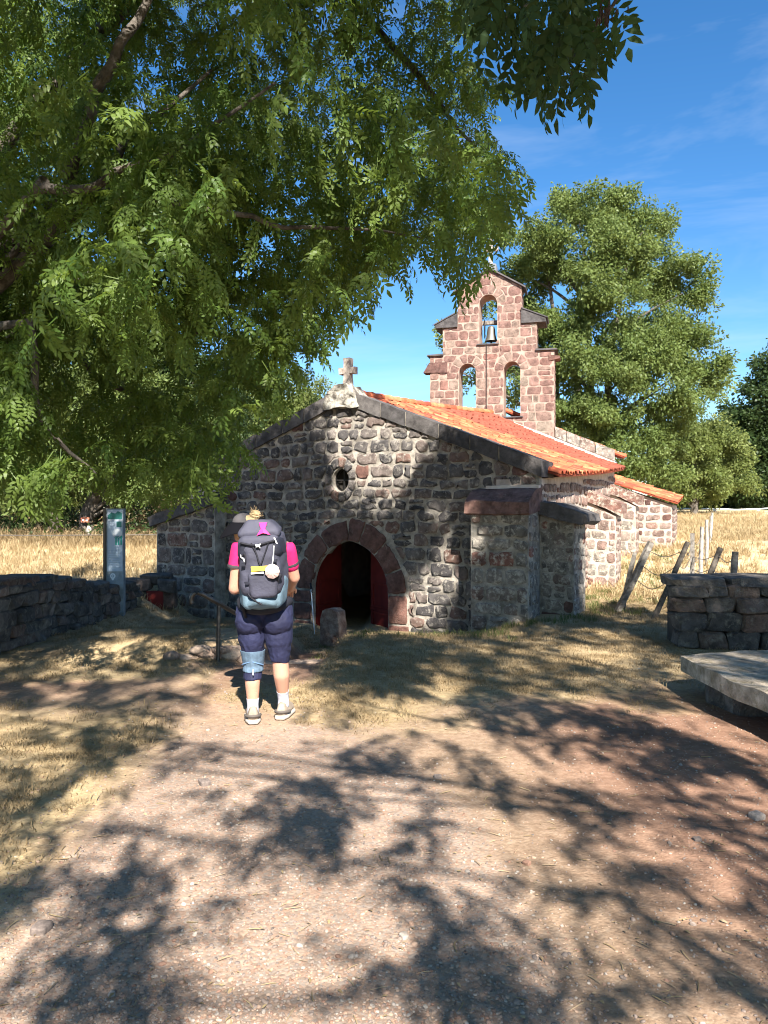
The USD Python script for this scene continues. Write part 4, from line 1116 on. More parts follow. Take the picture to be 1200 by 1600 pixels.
def compound(g, o, d, L, ll, lw_, pairs=4, droop=0.5):
    Vs, Fs, n = [], [], 0
    up = unit(np.array([0, 0, 1.0]) + g.normal(0, 0.35, 3))
    pos, dd = o.copy(), unit(d)
    step = L / (pairs + 0.8)
    pos = pos + dd * step * 0.8
    for k in range(pairs + 1):
        sd = unit(np.cross(dd, up))
        nrm = unit(np.cross(sd, dd))
        dirs = [dd] if k == pairs else [unit(dd * 0.62 + sd * s * 0.85 - np.array([0, 0, 0.28]) + g.normal(0, 0.13, 3)) for s in (-1, 1)]
        for q in dirs:
            nn = unit(nrm - q * (nrm @ q) + g.normal(0, 0.18, 3))
            nn = unit(nn - q * (nn @ q))
            v, f = leaflet(g, pos, q, nn, ll * g.uniform(0.8, 1.15), lw_ * g.uniform(0.85, 1.15))
            Vs.append(v); Fs.append(f + n); n += len(v)
        dd = unit(dd - np.array([0, 0, droop * 0.22]) + g.normal(0, 0.05, 3))
        pos = pos + dd * step
    return np.vstack(Vs), np.vstack(Fs)


def spray(seed, nleaf=7, tw=0.42, L=0.20, ll=0.075, lw_=0.0135, pairs=4, droop=0.6):
    """A twig along +x carrying compound leaves that hang a little."""
    g = np.random.default_rng(seed)
    Vs, Fs, n = [], [], 0
    d = np.array([1.0, 0, 0.1])
    pos = np.zeros(3)
    for k in range(nleaf):
        f = k / max(nleaf - 1, 1)
        pos = pos + d * tw / nleaf
        d = unit(d + np.array([0, 0, -droop * 0.22]) + g.normal(0, 0.07, 3))
        s = 1 if k % 2 else -1
        out = unit(d * (0.55 + 0.9 * f) + np.array([0, s * (1.0 - 0.75 * f), 0]) + np.array([0, 0, -0.25]) + g.normal(0, 0.28, 3))
        v, fc = compound(g, pos, out, L * g.uniform(0.8, 1.15), ll, lw_, pairs, droop)
        Vs.append(v); Fs.append(fc + n); n += len(v)
    a, b = np.zeros(3), pos
    t = tube([a, (a + b) / 2 + [0, 0, 0.02], b], [0.005, 0.004, 0.002], 3, cap=False)
    Vs.append(t.vertices); Fs.append(t.faces + n)
    return trimesh.Trimesh(np.vstack(Vs), np.vstack(Fs), process=False)


def far_spray(seed, n=84, R=0.42, L=0.13, w=0.030):
    """A clump of leaf-sized faces."""
    g = np.random.default_rng(seed)
    Vs, Fs, k = [], [], 0
    for _ in range(n):
        o = g.normal(0, 1, 3); o = o / np.linalg.norm(o) * R * g.random() ** 0.45 * [1, 1, 0.75]
        d = unit(unit(o + 1e-6) * 0.5 + g.normal(0, 0.6, 3) + [0, 0, -0.45])
        nn = unit(np.cross(d, g.normal(0, 1, 3)))
        s = g.uniform(0.7, 1.3)
        v, f = leaflet(g, o, d, nn, L * s, w * s)
        Vs.append(v); Fs.append(f + k); k += len(v)
    return trimesh.Trimesh(np.vstack(Vs), np.vstack(Fs), process=False)


NEAR = [spray(100 + k) for k in range(5)]
BIG = [spray(140 + k, nleaf=6, tw=0.40, L=0.22, ll=0.085, lw_=0.018) for k in range(3)]
FAR = [far_spray(200 + k) for k in range(4)]
FARBIG = [far_spray(220 + k, n=70, R=0.6, L=0.19, w=0.048) for k in range(3)]


def leaf_parts(parent, protos, mat, pos, quat, scale, name='leaf_spray'):
    for k, (p, q, s) in enumerate(zip(pos, quat, scale)):
        pr = protos[k % len(protos)]
        v = qrot(np.broadcast_to(q, (len(pr.vertices), 4)), np.array(pr.vertices) * s) + p
        part(parent, name, trimesh.Trimesh(v, pr.faces, process=False), mat)


def hang(n, g, mean_pitch=0.35, spread=0.5):
    return quats(g.uniform(0, 2 * np.pi, n), g.normal(mean_pitch, spread, n), g.normal(0, 0.4, n))


def tree(name, label, catg, base, trunk, r0, r1, limbs, pos, protos, leaf, bark='bark', scale=(0.8, 1.25), nparts=0, seed=0, group=None, pitch=0.35, seg=10):
    g = np.random.default_rng(seed)
    t = thing(name, label, catg, base, group)
    P = spline(trunk, 16)
    part(t, 'trunk', tube(P, np.linspace(1, 0, 16) ** 0.8 * (r0 - r1) + r1, seg, 0.04, seed), bark, smooth=60)
    for k, (pts, a, b) in enumerate(limbs):
        Q = spline(pts, 26 if len(pts) > 5 else 14)
        Q[1:-1] += np.cumsum(g.normal(0, 0.010, (len(Q) - 2, 3)), 0) * np.linalg.norm(Q[-1] - Q[0]) * 0.25 * np.sin(np.linspace(0, np.pi, len(Q) - 2))[:, None]
        part(t, 'limb', tube(Q, np.linspace(a, b, len(Q)), 7 if a > 0.03 else 5, 0.04, seed + k), bark, smooth=60)
    pos = np.asarray(pos)
    n = len(pos)
    q = hang(n, g, pitch)
    s = g.uniform(*scale, n)
    if nparts:
        leaf_parts(t, protos, leaf, pos[:nparts], q[:nparts], s[:nparts])
    if n > nparts:
        scatter(t, 'crown', [(m, leaf, False) for m in protos], pos[nparts:], q[nparts:], s[nparts:])
    return t


def blobs_fill(blobs, per_m3, g, shell=0.5):
    """blobs: (centre, radii). Each blob is broken into smaller clumps with gaps between them."""
    out = []
    for c, r in blobs:
        r = np.broadcast_to(np.asarray(r, float), 3)
        n = int(per_m3 * 4.19 * r.prod())
        m = max(7, int(r[0] * 9))
        d = g.normal(0, 1, (m, 3)); d /= np.linalg.norm(d, axis=1, keepdims=True)
        sub = d * (g.random((m, 1)) ** 0.4) * r * 0.95
        k = g.integers(0, m, n)
        q = g.normal(0, 1, (n, 3)) * np.array([0.19, 0.19, 0.13]) * r[0] * g.uniform(0.5, 1.3, (m, 1))[k]
        out.append(np.asarray(c) + sub[k] + q)
    return np.vstack(out)


# --- main ash: trunk outside the left edge, limbs reaching in over the forecourt
g1 = np.random.default_rng(21)
TB = np.array([-5.9, 7.7, 0.0])
trunk = [TB - [0, 0, 0.3], TB + [0.05, 0, 1.6], TB + [0.35, -0.05, 3.2], TB + [0.6, -0.1, 5.0], TB + [0.9, -0.2, 7.2], TB + [1.1, -0.3, 9.5]]
LP = lambda *q: [W(*k) for k in q]
limbs = [
    ([TB + [0.15, 0, 2.3]] + LP((30, 330, 6.3), (70, 297, 6.1), (140, 293, 6.0), (200, 268, 5.9), (275, 245, 5.9), (350, 188, 6.0), (430, 130, 6.2)), 0.055, 0.010),
    ([TB + [0.2, 0, 2.2]] + LP((60, 390, 6.6), (100, 350, 6.5), (140, 315, 6.4), (185, 255, 6.5), (215, 215, 6.7), (260, 175, 7.0), (330, 110, 7.4)), 0.075, 0.015),
    ([TB + [0.3, 0, 2.9]] + LP((70, 330, 6.8), (100, 260, 6.5), (132, 150, 6.4), (165, 95, 6.4), (195, 50, 6.4), (228, 5, 6.5), (270, -80, 6.6)), 0.075, 0.03),
    ([TB + [0.2, 0, 2.2]] + LP((90, 330, 6.6), (185, 316, 6.2), (260, 320, 6.1), (350, 345, 6.1), (430, 357, 6.2), (500, 356, 6.4), (570, 358, 6.6), (660, 372, 6.8)), 0.040, 0.007),
    ([TB + [0.4, 0, 3.2]] + LP((150, 60, 8.4), (300, -30, 8.3), (450, -60, 8.1), (600, 60, 7.8), (700, 180, 7.5), (770, 260, 7.2)), 0.09, 0.008),
    ([TB + [0.1, 0, 1.7]] + LP((60, 560, 8.2), (160, 600, 8.2), (260, 640, 8.4), (330, 690, 8.6)), 0.06, 0.008),
    ([TB + [0.1, 0, 1.7]] + LP((20, 500, 6.6), (60, 640, 6.6), (110, 700, 6.7), (150, 740, 6.9)), 0.05, 0.008),
    ([TB + [0.2, 0, 2.0]] + LP((120, 470, 8.6), (250, 500, 8.8), (380, 530, 8.8), (480, 545, 8.7), (525, 535, 8.6)), 0.06, 0.007),
    ([TB + [0.2, 0, 2.4]] + LP((160, 420, 9.2), (330, 440, 9.4), (480, 450, 9.2), (570, 460, 9.0)), 0.06, 0.007),
]
outline = Polygon([(-700, -1250), (150, -1250), (520, -900), (700, -520), (760, -200), (735, 0), (745, 60), (722, 95), (765, 115), (772, 150), (760, 200), (800, 235), (812, 290), (800, 335), (782, 365), (772, 400), (738, 425), (742, 452), (706, 446),
                   (676, 412), (646, 400), (640, 440), (610, 425), (602, 470), (594, 508), (568, 485), (538, 470), (520, 500), (536, 545), (520, 566), (494, 545), (472, 560), (480, 600), (505, 640),
                   (470, 655), (430, 648), (395, 690), (385, 725), (345, 742), (330, 770), (290, 800), (240, 790), (200, 812), (130, 790), (70, 800), (0, 790), (-300, 800), (-700, 700)])
pos = []
outline = outline.buffer(-16)
low_cut = lambda u: 742 if u < 230 else 745
prep = shapely.prepared.prep(outline)
while len(pos) < 5600:
    u, v = g1.uniform(-420, 820), g1.uniform(-760, 812)
    if not prep.contains(Point(u, v + 22)) or (v > low_cut(u)) or (u > 380 and v > 575):
        continue
    # depth: the crown is a deep shell round the limbs; nearer above, farther low and to the right
    mid = 7.6 - 0.0006 * (v - 300) + 0.6 * math.sin(u * 0.011 + v * 0.007)
    Y = mid + g1.normal(0, 1.25)
    if Y < 4.6 or Y > 11.2:
        continue
    P = W(u, v, Y)
    nz = meshkit.fbm(P[None] * 1.15, 2, 77)[0]
    edge = outline.exterior.distance(Point(u, v))
    lim = 0.47 if v < 520 and edge > 60 else 0.42
    if u > 560 and edge > 25:
        lim = 0.50
    if v > 520 and u < 330:
        lim = 0.50
    if nz < lim or P[2] < 1.75 or P[2] > (7.2 if u < 120 else 9.8) or u < -190:
        continue
    if Y < 6 and v > 500:
        continue
    pos.append(P)
pos = np.array(pos)
U, Vv = px(pos)
inview = (U > 0) & (U < 1200) & (Vv > 0) & (Vv < 1600)
order = np.lexsort((pos[:, 1], ~inview))
pos = pos[order]
_tt = ((pos[:, :2] - AP) @ EN) / (SUN[:2] @ EN)
_Q = pos - SUN * _tt[:, None]
_s, _h = (_Q[:, :2] - AP) @ ES, _Q[:, 2]
pos = pos[~((_s > -0.55) & (_s < 1.85) & (_h > 1.8) & (_h < 4.6))]
g1b = np.random.default_rng(4)
keep = np.arange(len(pos))
tree('ash_tree', 'large ash tree whose leafy limbs fill the upper left', 'tree', TB, trunk, 0.34, 0.08, limbs, pos, NEAR, 'ash_leaf', scale=(0.60, 0.98), nparts=300, seed=31, pitch=0.5)

# --- second ash: stands behind the viewer, its boughs hang over the forecourt and into the top right
TC = np.array([8.2, -4.5, 0.0])
hang_leaf = []
shade = [  # where its leaves throw shade on the ground: photo pixel, size in px, height of the bough
    (60, 1190, 110, 6.0), (150, 1150, 90, 6.6), (120, 1230, 80, 6.2), (250, 1150, 60, 6.5), (350, 1155, 80, 6.4), (500, 1135, 60, 7.0), (545, 1200, 45, 6.8), (640, 1190, 80, 6.6), (740, 1195, 25, 6.5),
    (420, 1262, 70, 6.0), (500, 1270, 90, 6.1), (560, 1275, 45, 6.0), (330, 1320, 60, 5.8), (240, 1390, 80, 5.6), (200, 1370, 60, 5.8), (60, 1410, 110, 5.6), (20, 1380, 80, 5.8), (110, 1540, 110, 5.2), (200, 1530, 80, 5.4), (40, 1580, 80, 5.2),
    (650, 1360, 70, 5.9), (690, 1420, 40, 5.8), (790, 1370, 85, 5.9), (740, 1540, 80, 5.4), (700, 1580, 60, 5.2), (800, 1560, 50, 5.5),
    (830, 1240, 70, 6.5), (910, 1300, 70, 6.2), (965, 1410, 70, 6.0), (985, 1460, 60, 5.9), (1050, 1210, 80, 6.5), (1090, 1300, 80, 6.2), (1140, 1260, 70, 6.3), (1160, 1440, 80, 5.8), (1185, 1350, 60, 6.0), (1010, 1150, 80, 6.6), (860, 1120, 110, 7.0), (760, 1112, 60, 7.0), (950, 1145, 90, 6.8),
    (1150, 1180, 90, 6.4), (1120, 1530, 60, 5.6)]
spos = []
g2 = np.random.default_rng(8)
for (u, v, r, h) in shade:
    Y = EYE * 1200 / (v - HOR)
    G = np.array([(u - 600) / 1200 * Y, Y, 0.0])
    h = 0.74 * h
    C = G + SUN * h / SUN[2]
    R = r * Y / 1200
    for k in range(max(4, int(round(95 * R * R)))):
        spos.append(C + g2.normal(0, 1, 3) * [R * 0.40, R * 0.8, R * 0.45] + [0, 0.1, 0.1])
# mixed shade on the middle ground, the walls and the right half of the chapel front
for _ in range(2600):
    x_, y_ = g2.uniform(-6, 6.5), g2.uniform(6.3, 13.2)
    n_ = meshkit.fbm(np.array([[x_ * 0.9, y_ * 0.55, 2.0]]), 3, 15)[0]
    if n_ < 0.445:
        continue
    h = g2.uniform(6.5, 9.5)
    spos.append(np.array([x_, y_, 0]) + SUN * h / SUN[2])
for _ in range(5600):                                      # front of the chapel and right-hand buttresses
    s_, h_ = g2.uniform(-4.2, 4.4), g2.uniform(-0.4, 3.8)
    n_ = meshkit.fbm(np.array([[s_ * 0.9, h_ * 1.1, 5.0]]), 3, 25)[0]
    lit = (-0.3 < s_ < 1.45 and 1.7 < h_) or (0.9 < s_ < 2.3 and h_ < 0.9) or h_ > 3.2
    dens = 0.10 if lit else (1.0 if s_ > 0.4 else 0.85)
    if g2.random() > dens or (n_ < 0.40 and not lit):
        continue
    z_ = g2.uniform(7.4, 9.6)
    P = FW(np.array([s_]), np.array([h_]), np.array([0.3]))[0]
    spos.append(P + SUN * (z_ - h_) / SUN[2])
for _ in range(500):                                       # right-hand wall
    P = np.array([g2.uniform(3.3, 6.5), 8.8 + g2.uniform(-0.3, 0.2), g2.uniform(0, 0.62)])
    if meshkit.fbm(P[None] * [1.2, 1.2, 1.6], 3, 33)[0] > 0.40:
        spos.append(P + SUN * (g2.uniform(5.5, 8.5) - P[2]) / SUN[2])
for _ in range(380):                                       # the first ash's crown stands partly in this tree's shade
    u_, v_ = g2.uniform(-100, 760), g2.uniform(40, 740)
    P = W(u_, v_, g2.uniform(5.6, 8.0))
    if meshkit.fbm(P[None] * [0.8, 0.5, 0.9], 3, 53)[0] > (0.47 if v_ > 360 else 0.60):
        spos.append(P + SUN * (g2.uniform(7.5, 10.8) - P[2]) / SUN[2] if P[2] < 6.5 else P + SUN * g2.uniform(3.0, 5.0))
for _ in range(130):                                       # and so does the bough in the top right corner
    P = W(g2.uniform(720, 985), g2.uniform(-70, 170), g2.uniform(3.0, 4.4))
    spos.append(P + SUN * g2.uniform(1.9, 4.5))
spos = np.array(spos)
# a gap that lets the sun on to the walker
ta = (spos[:, 2] - 0.85) / SUN[2]
hit = spos - SUN * ta[:, None]
def front_hit(P):
    tt = ((P[:, :2] - AP) @ EN) / (SUN[:2] @ EN)
    Q = P - SUN * tt[:, None]
    return (Q[:, :2] - AP) @ ES, Q[:, 2]


SUNNY = Polygon([(-0.05, 3.7), (1.5, 3.3), (1.25, 2.6), (0.85, 2.1), (0.4, 1.75), (0.15, 2.2), (-0.1, 2.9)])
fs, fh = front_hit(spos)
SUNNY = SUNNY.union(affinity.translate(SUNNY, 0, 0.3)).union(affinity.translate(SUNNY, 0, 0.55)).buffer(0.40).union(Polygon([(1.25, 1.1), (2.1, 1.0), (2.2, -0.3), (1.35, -0.3)]))
sunny = shapely.contains_xy(SUNNY, fs + 0.12 * np.sin(fh * 9), fh + 0.1 * np.sin(fs * 11))
sunny &= (spos[:, 1] < 12)
spos, hit = spos[~sunny], hit[~sunny]
spos = spos[~((np.abs(hit[:, 0] + 0.92) < 0.60) & (np.abs(hit[:, 1] - 5.75) < 1.25))]
U, Vv = px(np.where(spos[:, 1:2] > 0.2, spos, [0, 1, 100]))
spos = spos[~((spos[:, 1] > 0.2) & (U > -200) & (U < 1400) & (Vv > -130))]
xs_ = g2.uniform([-9.0, -12.5, 5.2], [11.0, 8.0, 10.5], (9000, 3))
gh = xs_ - SUN * (xs_[:, 2:] / SUN[2])
okc = (gh[:, 1] < 1.7) | (np.abs(gh[:, 0]) > 0.62 * gh[:, 1] + 1.4)
okc &= (np.linalg.norm((xs_ - [1.5, -3.5, 6.0]) / [11.0, 11.0, 5.0], axis=1) < 1) & ((xs_[:, 1] < -0.5) | (xs_[:, 0] > 0.75 * np.maximum(xs_[:, 1], 0) + 3.0) | (xs_[:, 0] < -0.75 * np.maximum(xs_[:, 1], 0) - 3.0))
spos = np.vstack([spos, xs_[okc][:2600]])
# boughs run to the groups of leaves
fork = TC + np.array([-0.3, 0.6, 3.4])
trunkC = [TC - [0, 0, 0.3], TC + [-0.1, 0.1, 1.8], fork, TC + [-0.6, 0.4, 5.6], TC + [-1.0, 0.6, 7.4], TC + [-1.2, 0.8, 9.6]]
from scipy.cluster.vq import kmeans2
cents, _lab = kmeans2(spos, 30, minit='++', seed=3)
limbsC = []
for k, c in enumerate(cents):
    f = 0.25 + 0.6 * (k % 5) / 5
    a_ = spline(trunkC, 40)[int(16 + 20 * f * 0.9)]
    mid_ = (a_ + c) / 2 + [0, 0, 0.5]
    limbsC.append(([a_, mid_, c, c + unit(c - a_) * 0.5], 0.028, 0.006))
# the bough that dips into the top right of the picture
bough = [W(1010, -420, 2.9), W(985, -200, 3.2), W(958, -30, 3.4), W(948, 25, 3.45), W(915, 70, 3.5), W(880, 110, 3.5)]
limbsC.append(([spline(trunkC, 40)[26], W(1150, -1000, 1.8) + [0, -0.5, 0]] + bough, 0.016, 0.005))
limbsC.append((LP((985, -200, 3.2), (900, -60, 3.5), (830, 10, 3.7), (770, 40, 3.9), (745, 60, 4.0)), 0.010, 0.004))
th2 = tree('ash_tree', 'second ash tree whose bough dips into the top right corner', 'tree', TC, trunkC, 0.32, 0.07, limbsC, spos, NEAR, 'ash_leaf', scale=(0.85, 1.2), nparts=0, seed=51, pitch=0.45)
bl_ = []
bo = Polygon([(735, -60), (735, 10), (760, 60), (790, 95), (820, 130), (845, 165), (860, 172), (872, 158), (905, 140), (925, 120), (940, 95), (965, 100), (972, 70), (955, 40), (950, -60)])
while len(bl_) < 150:
    u, v = g2.uniform(725, 985), g2.uniform(-60, 175)
    if bo.contains(Point(u, v + 18)) or (bo.contains(Point(u, v)) and g2.random() < 0.2):
        bl_.append(W(u, v - 14, g2.uniform(3.1, 4.3)))
bl_ = np.array(bl_)
qb = quats(g2.uniform(0, 2 * np.pi, len(bl_)), g2.normal(0.9, 0.35, len(bl_)), g2.normal(0, 0.5, len(bl_)))
g3 = np.random.default_rng(77)
LEAVES = []
for k in range(6):
    v_, f_ = compound(np.random.default_rng(400 + k), np.zeros(3), np.array([1.0, 0, 0.0]), 0.20, 0.080, 0.0165, 4, 0.7)
    LEAVES.append(trimesh.Trimesh(v_, f_, process=False))
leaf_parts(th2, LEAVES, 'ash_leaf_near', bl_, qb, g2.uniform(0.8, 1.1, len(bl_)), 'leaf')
ks = [W(948 + g3.normal(0, 9), 22 + g3.normal(0, 14), 3.4 + g3.normal(0, 0.05)) for _ in range(34)]
km = []
for P in ks:
    b_ = trimesh.creation.icosphere(0); b_.apply_scale((0.004, 0.004, 0.017)); b_.apply_translation(P); km.append(b_)
sc0 = part(th2, 'seed_cluster', tube(spline([W(958, -30, 3.4), W(952, 0, 3.4), W(948, 30, 3.4), W(946, 48, 3.4)], 8), [0.003, 0.003, 0.003, 0.003, 0.003, 0.002, 0.002, 0.001], 4), 'keys')
for b_ in km:
    part(sc0, 'seed', b_, 'keys')


# --- trees further off
def auto_tree(name, label, base, height, blobs, per, protos, leaf, seed, r0=0.25, stems=1, group=None, bark='bark', scale=(0.8, 1.3), pitch=0.3, lean=0.0):
    g = np.random.default_rng(seed)
    base = np.asarray(base, float)
    base[2] = float(ground(base[0], base[1]))
    topc = np.mean([b[0] for b in blobs], 0)
    trunk_ = [base - [0, 0, 0.3], base + (topc - base) * [0.03, 0.03, 0.32], base + (topc - base) * [0.5, 0.5, 0.68], topc + [0, 0, 0.2 * height]]
    TP = spline(trunk_, 30)
    limbs_ = []
    for k, (c, r) in enumerate(blobs):
        j = int(np.clip(np.searchsorted(TP[:, 2], c[2] - 0.55 * np.linalg.norm((c - topc)[:2]) - 0.6), 5, 27))
        a_ = TP[j]
        limbs_.append(([a_, (a_ + c) / 2 + [0, 0, 0.25], c + [0, 0, 0.1]], max(0.04, r0 * 0.3), 0.015))
    pos = blobs_fill(blobs, per, g)
    return tree(name, label, 'tree', base, trunk_, r0, 0.05, limbs_, pos, protos, leaf, bark, scale, 0, seed, group, pitch, 9)


def PB(u, v, Y, rpx, dy=0.0, squash=0.85):
    """Blob of foliage of rpx pixels at (u, v)."""
    r = rpx * Y / 1200
    return (W(u, v, Y + dy), (r, r, r * squash))


# big pale ash behind the chapel
Yb = 33.0
bb = [PB(905, 350, Yb, 62), PB(960, 345, Yb, 58, 1), PB(1010, 360, Yb, 50), PB(830, 380, Yb, 52, -1), PB(870, 420, Yb, 60), PB(940, 420, Yb, 66, -1.5), PB(1020, 430, Yb, 60, 1), PB(1070, 460, Yb, 48), PB(810, 430, Yb, 40),
      PB(820, 490, Yb, 46, 1), PB(880, 500, Yb, 55, -1), PB(960, 510, Yb, 66, -1.5), PB(1040, 520, Yb, 62), PB(1090, 570, Yb, 50), PB(1110, 585, Yb, 36), PB(850, 560, Yb, 50), PB(905, 580, Yb, 50, -2), PB(980, 590, Yb, 60, -1.5), PB(1050, 600, Yb, 60, -1),
      PB(890, 640, Yb, 55, -1), PB(950, 660, Yb, 58, -1.5), PB(1010, 670, Yb, 52), PB(1040, 640, Yb, 45), PB(760, 460, Yb, 30), PB(765, 560, Yb, 36), PB(735, 600, Yb, 32, 1), PB(795, 600, Yb, 45), PB(960, 720, Yb, 50, -1), PB(1020, 725, Yb, 45), PB(700, 530, Yb, 24), PB(690, 570, Yb, 20)]
auto_tree('ash_tree', 'tall pale green ash tree rising behind the bell wall', W(930, 815, Yb), 13, bb, 6.5, FAR, 'far_leaf', 61, 0.32)
stems2 = [((W(905, 800, Yb), W(903, 600, Yb), W(900, 500, Yb), W(915, 380, Yb)), 0.2), ((W(945, 800, Yb), W(950, 600, Yb - 1), W(965, 500, Yb - 1), W(985, 380, Yb)), 0.18), ((W(870, 800, Yb), W(868, 560, Yb), W(862, 470, Yb), W(850, 390, Yb)), 0.16)]
big = '/World/' + [p.GetName() for p in stage.GetPrimAtPath('/World').GetChildren() if p.GetName().startswith('ash_tree')][-1]
for P, r in stems2:
    P = [np.array(P[0]) - [0, 0, 0.3]] + [np.array(q) for q in P[1:]]
    part(big, 'stem', tube(spline(P, 16), np.linspace(r, 0.04, 16), 8, 0.05, 3), 'bark', smooth=60)
# lower bush right of it, far right trees, dark belt at the far field edge
auto_tree('field_maple', 'rounded bright green tree right of the tall pale ash', W(1085, 808, 38), 6, [PB(1060, 700, 38, 50), PB(1110, 690, 38, 48), PB(1140, 705, 38, 36), PB(1085, 665, 38, 38), PB(1050, 735, 38, 40), PB(1110, 735, 38, 40), PB(1070, 768, 38, 36), PB(1110, 765, 38, 36), PB(1145, 745, 38, 34), PB(1035, 762, 38, 30)], 6.0, FAR, 'pale_leaf', 62, 0.2)
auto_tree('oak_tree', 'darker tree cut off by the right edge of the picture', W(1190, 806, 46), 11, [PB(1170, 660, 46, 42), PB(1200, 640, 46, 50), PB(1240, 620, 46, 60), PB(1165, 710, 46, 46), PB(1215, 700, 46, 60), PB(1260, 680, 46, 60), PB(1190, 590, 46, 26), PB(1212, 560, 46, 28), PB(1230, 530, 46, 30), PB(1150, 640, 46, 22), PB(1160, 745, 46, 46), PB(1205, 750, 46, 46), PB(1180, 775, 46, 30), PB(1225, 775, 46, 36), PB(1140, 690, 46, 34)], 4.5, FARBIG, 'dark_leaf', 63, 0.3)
k_ = 0
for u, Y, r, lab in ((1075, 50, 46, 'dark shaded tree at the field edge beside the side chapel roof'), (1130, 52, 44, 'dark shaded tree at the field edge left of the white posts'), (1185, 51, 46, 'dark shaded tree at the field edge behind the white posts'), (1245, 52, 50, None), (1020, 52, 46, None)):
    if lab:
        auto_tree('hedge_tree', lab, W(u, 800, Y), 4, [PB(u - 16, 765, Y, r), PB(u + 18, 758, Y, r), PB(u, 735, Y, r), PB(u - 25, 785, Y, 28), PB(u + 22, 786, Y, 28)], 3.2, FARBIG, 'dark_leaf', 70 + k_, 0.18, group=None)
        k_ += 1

# left field: three trunks with low crowns, thicket behind, paler trees further back
Yl = 24.0
LT = [('shade_tree', 'leafy tree at the far left with a dark straight trunk', W(85, 846, Yl), [(60, 640, 95), (140, 620, 95), (20, 700, 85), (110, 720, 85), (10, 600, 90), (80, 560, 90), (-60, 680, 90), (40, 765, 50), (-20, 770, 50)], 'far_leaf', 0.19),
      ('shade_tree', 'leafy tree with a thick pale trunk bearing an orange plate', W(136, 842, Yl + 0.3), [(190, 680, 80), (230, 620, 85), (250, 720, 70), (170, 745, 60), (290, 680, 70), (220, 770, 40), (300, 745, 45), (170, 560, 90)], 'far_leaf', 0.27),
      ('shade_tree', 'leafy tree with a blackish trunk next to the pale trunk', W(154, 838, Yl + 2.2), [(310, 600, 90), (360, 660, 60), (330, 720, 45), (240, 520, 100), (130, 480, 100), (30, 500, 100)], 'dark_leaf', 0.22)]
for k, (nm, lab, b, bl2, lf, r0) in enumerate(LT):
    auto_tree(nm, lab, b, 5, [PB(u, v, b[1], r, rng.uniform(-1, 1.5)) for u, v, r in bl2], 4.6, FAR, lf, 80 + k, r0, bark='dark_bark' if k != 1 else 'bark', scale=(0.7, 1.1))
auto_tree('background_tree', 'pale sunlit tree seen between the ash crown and the gable', W(440, 800, 36), 8, [PB(430, 640, 36, 55), PB(480, 620, 36, 45), PB(390, 660, 36, 60), PB(500, 660, 36, 45), PB(440, 690, 36, 60), PB(350, 690, 36, 60), PB(400, 600, 36, 45)], 6.0, FAR, 'pale_leaf', 90, 0.2)
auto_tree('background_tree', 'pale sunlit tree far behind the left trunks', W(250, 800, 40), 8, [PB(230, 720, 40, 70), PB(300, 700, 40, 70), PB(160, 720, 40, 70), PB(250, 640, 40, 80), PB(80, 720, 40, 80), PB(0, 700, 40, 90), PB(-60, 650, 40, 90), PB(40, 780, 40, 42), PB(110, 784, 40, 38), PB(200, 782, 40, 40), PB(265, 780, 40, 40), PB(-30, 780, 40, 45)], 4.0, FARBIG, 'pale_leaf', 91, 0.2)
# orange plate and pale rag on the thick trunk
op = W(133, 812, Yl - 0.05)
m = box((-0.13, -0.01, -0.085), (0.13, 0.01, 0.085)); m.apply_translation(op)
pl = thing('trunk_plate', 'small orange-red plate fixed to the thick pale trunk', 'plate', op)
part(pl, 'plate', m, 'plate_orange')
for dx in (-0.06, 0.05):
    m = box((dx - 0.03, -0.016, -0.03), (dx + 0.03, -0.0105, 0.02)); m.apply_translation(op)
    part(pl, 'pale_mark', m, 'print_white')
m = rough(trimesh.creation.icosphere(2), 0.4, 0.3, 1.5, 8); m.apply_scale((0.08, 0.05, 0.15)); m.apply_translation(W(139, 828, Yl - 0.4))
top('white_rag', m, 'pale_wood', 'crumpled white rag at the foot of the thick trunk', 'rag', smooth=50)


# ------------------------------------------------------------------ grass, pebbles, straw
def tuft(seed, n=14, h=0.10, spread=0.05, w=0.0035, bend=0.5):
    g = np.random.default_rng(seed)
    V_, F_, k = [], [], 0
    for _ in range(n):
        a = g.uniform(0, 2 * np.pi)
        o = np.array([math.cos(a), math.sin(a), 0]) * spread * g.random() ** 0.5
        d = np.array([math.cos(a + g.normal(0, 0.8)), math.sin(a + g.normal(0, 0.8)), 0])
        H = h * g.uniform(0.5, 1.2)
        s = np.array([-d[1], d[0], 0]) * w
        m_ = o + d * H * bend * 0.3 + [0, 0, H * 0.6]
        t_ = o + d * H * bend * g.uniform(0.6, 1.3) + [0, 0, H * g.uniform(0.75, 1.0)]
        V_ += [o - s, o + s, m_ - s * 0.8, m_ + s * 0.8, t_]
        F_ += [[k, k + 1, k + 3], [k, k + 3, k + 2], [k + 2, k + 3, k + 4]]
        k += 5
    return trimesh.Trimesh(V_, F_, process=False)


g4 = np.random.default_rng(12)


def grass_field(name, label, n, xr, yr, wfn, protos, sc, lift=0.0):
    P = []
    while len(P) < n:
        m = n * 3
        x_, y_ = g4.uniform(*xr, m), g4.uniform(*yr, m)
        w_ = wfn(x_, y_)
        k = g4.random(m) < w_
        P += list(np.stack([x_[k], y_[k], ground(x_[k], y_[k]) + lift], -1))
        if not k.any():
            break
    P = np.array(P[:n])
    scatter('/World', name, protos, P, quats(g4.uniform(0, 6.28, len(P)), g4.normal(0, 0.1, len(P)), 0 * P[:, 0]), g4.uniform(*sc, len(P)), 'stuff', label, 'grass')


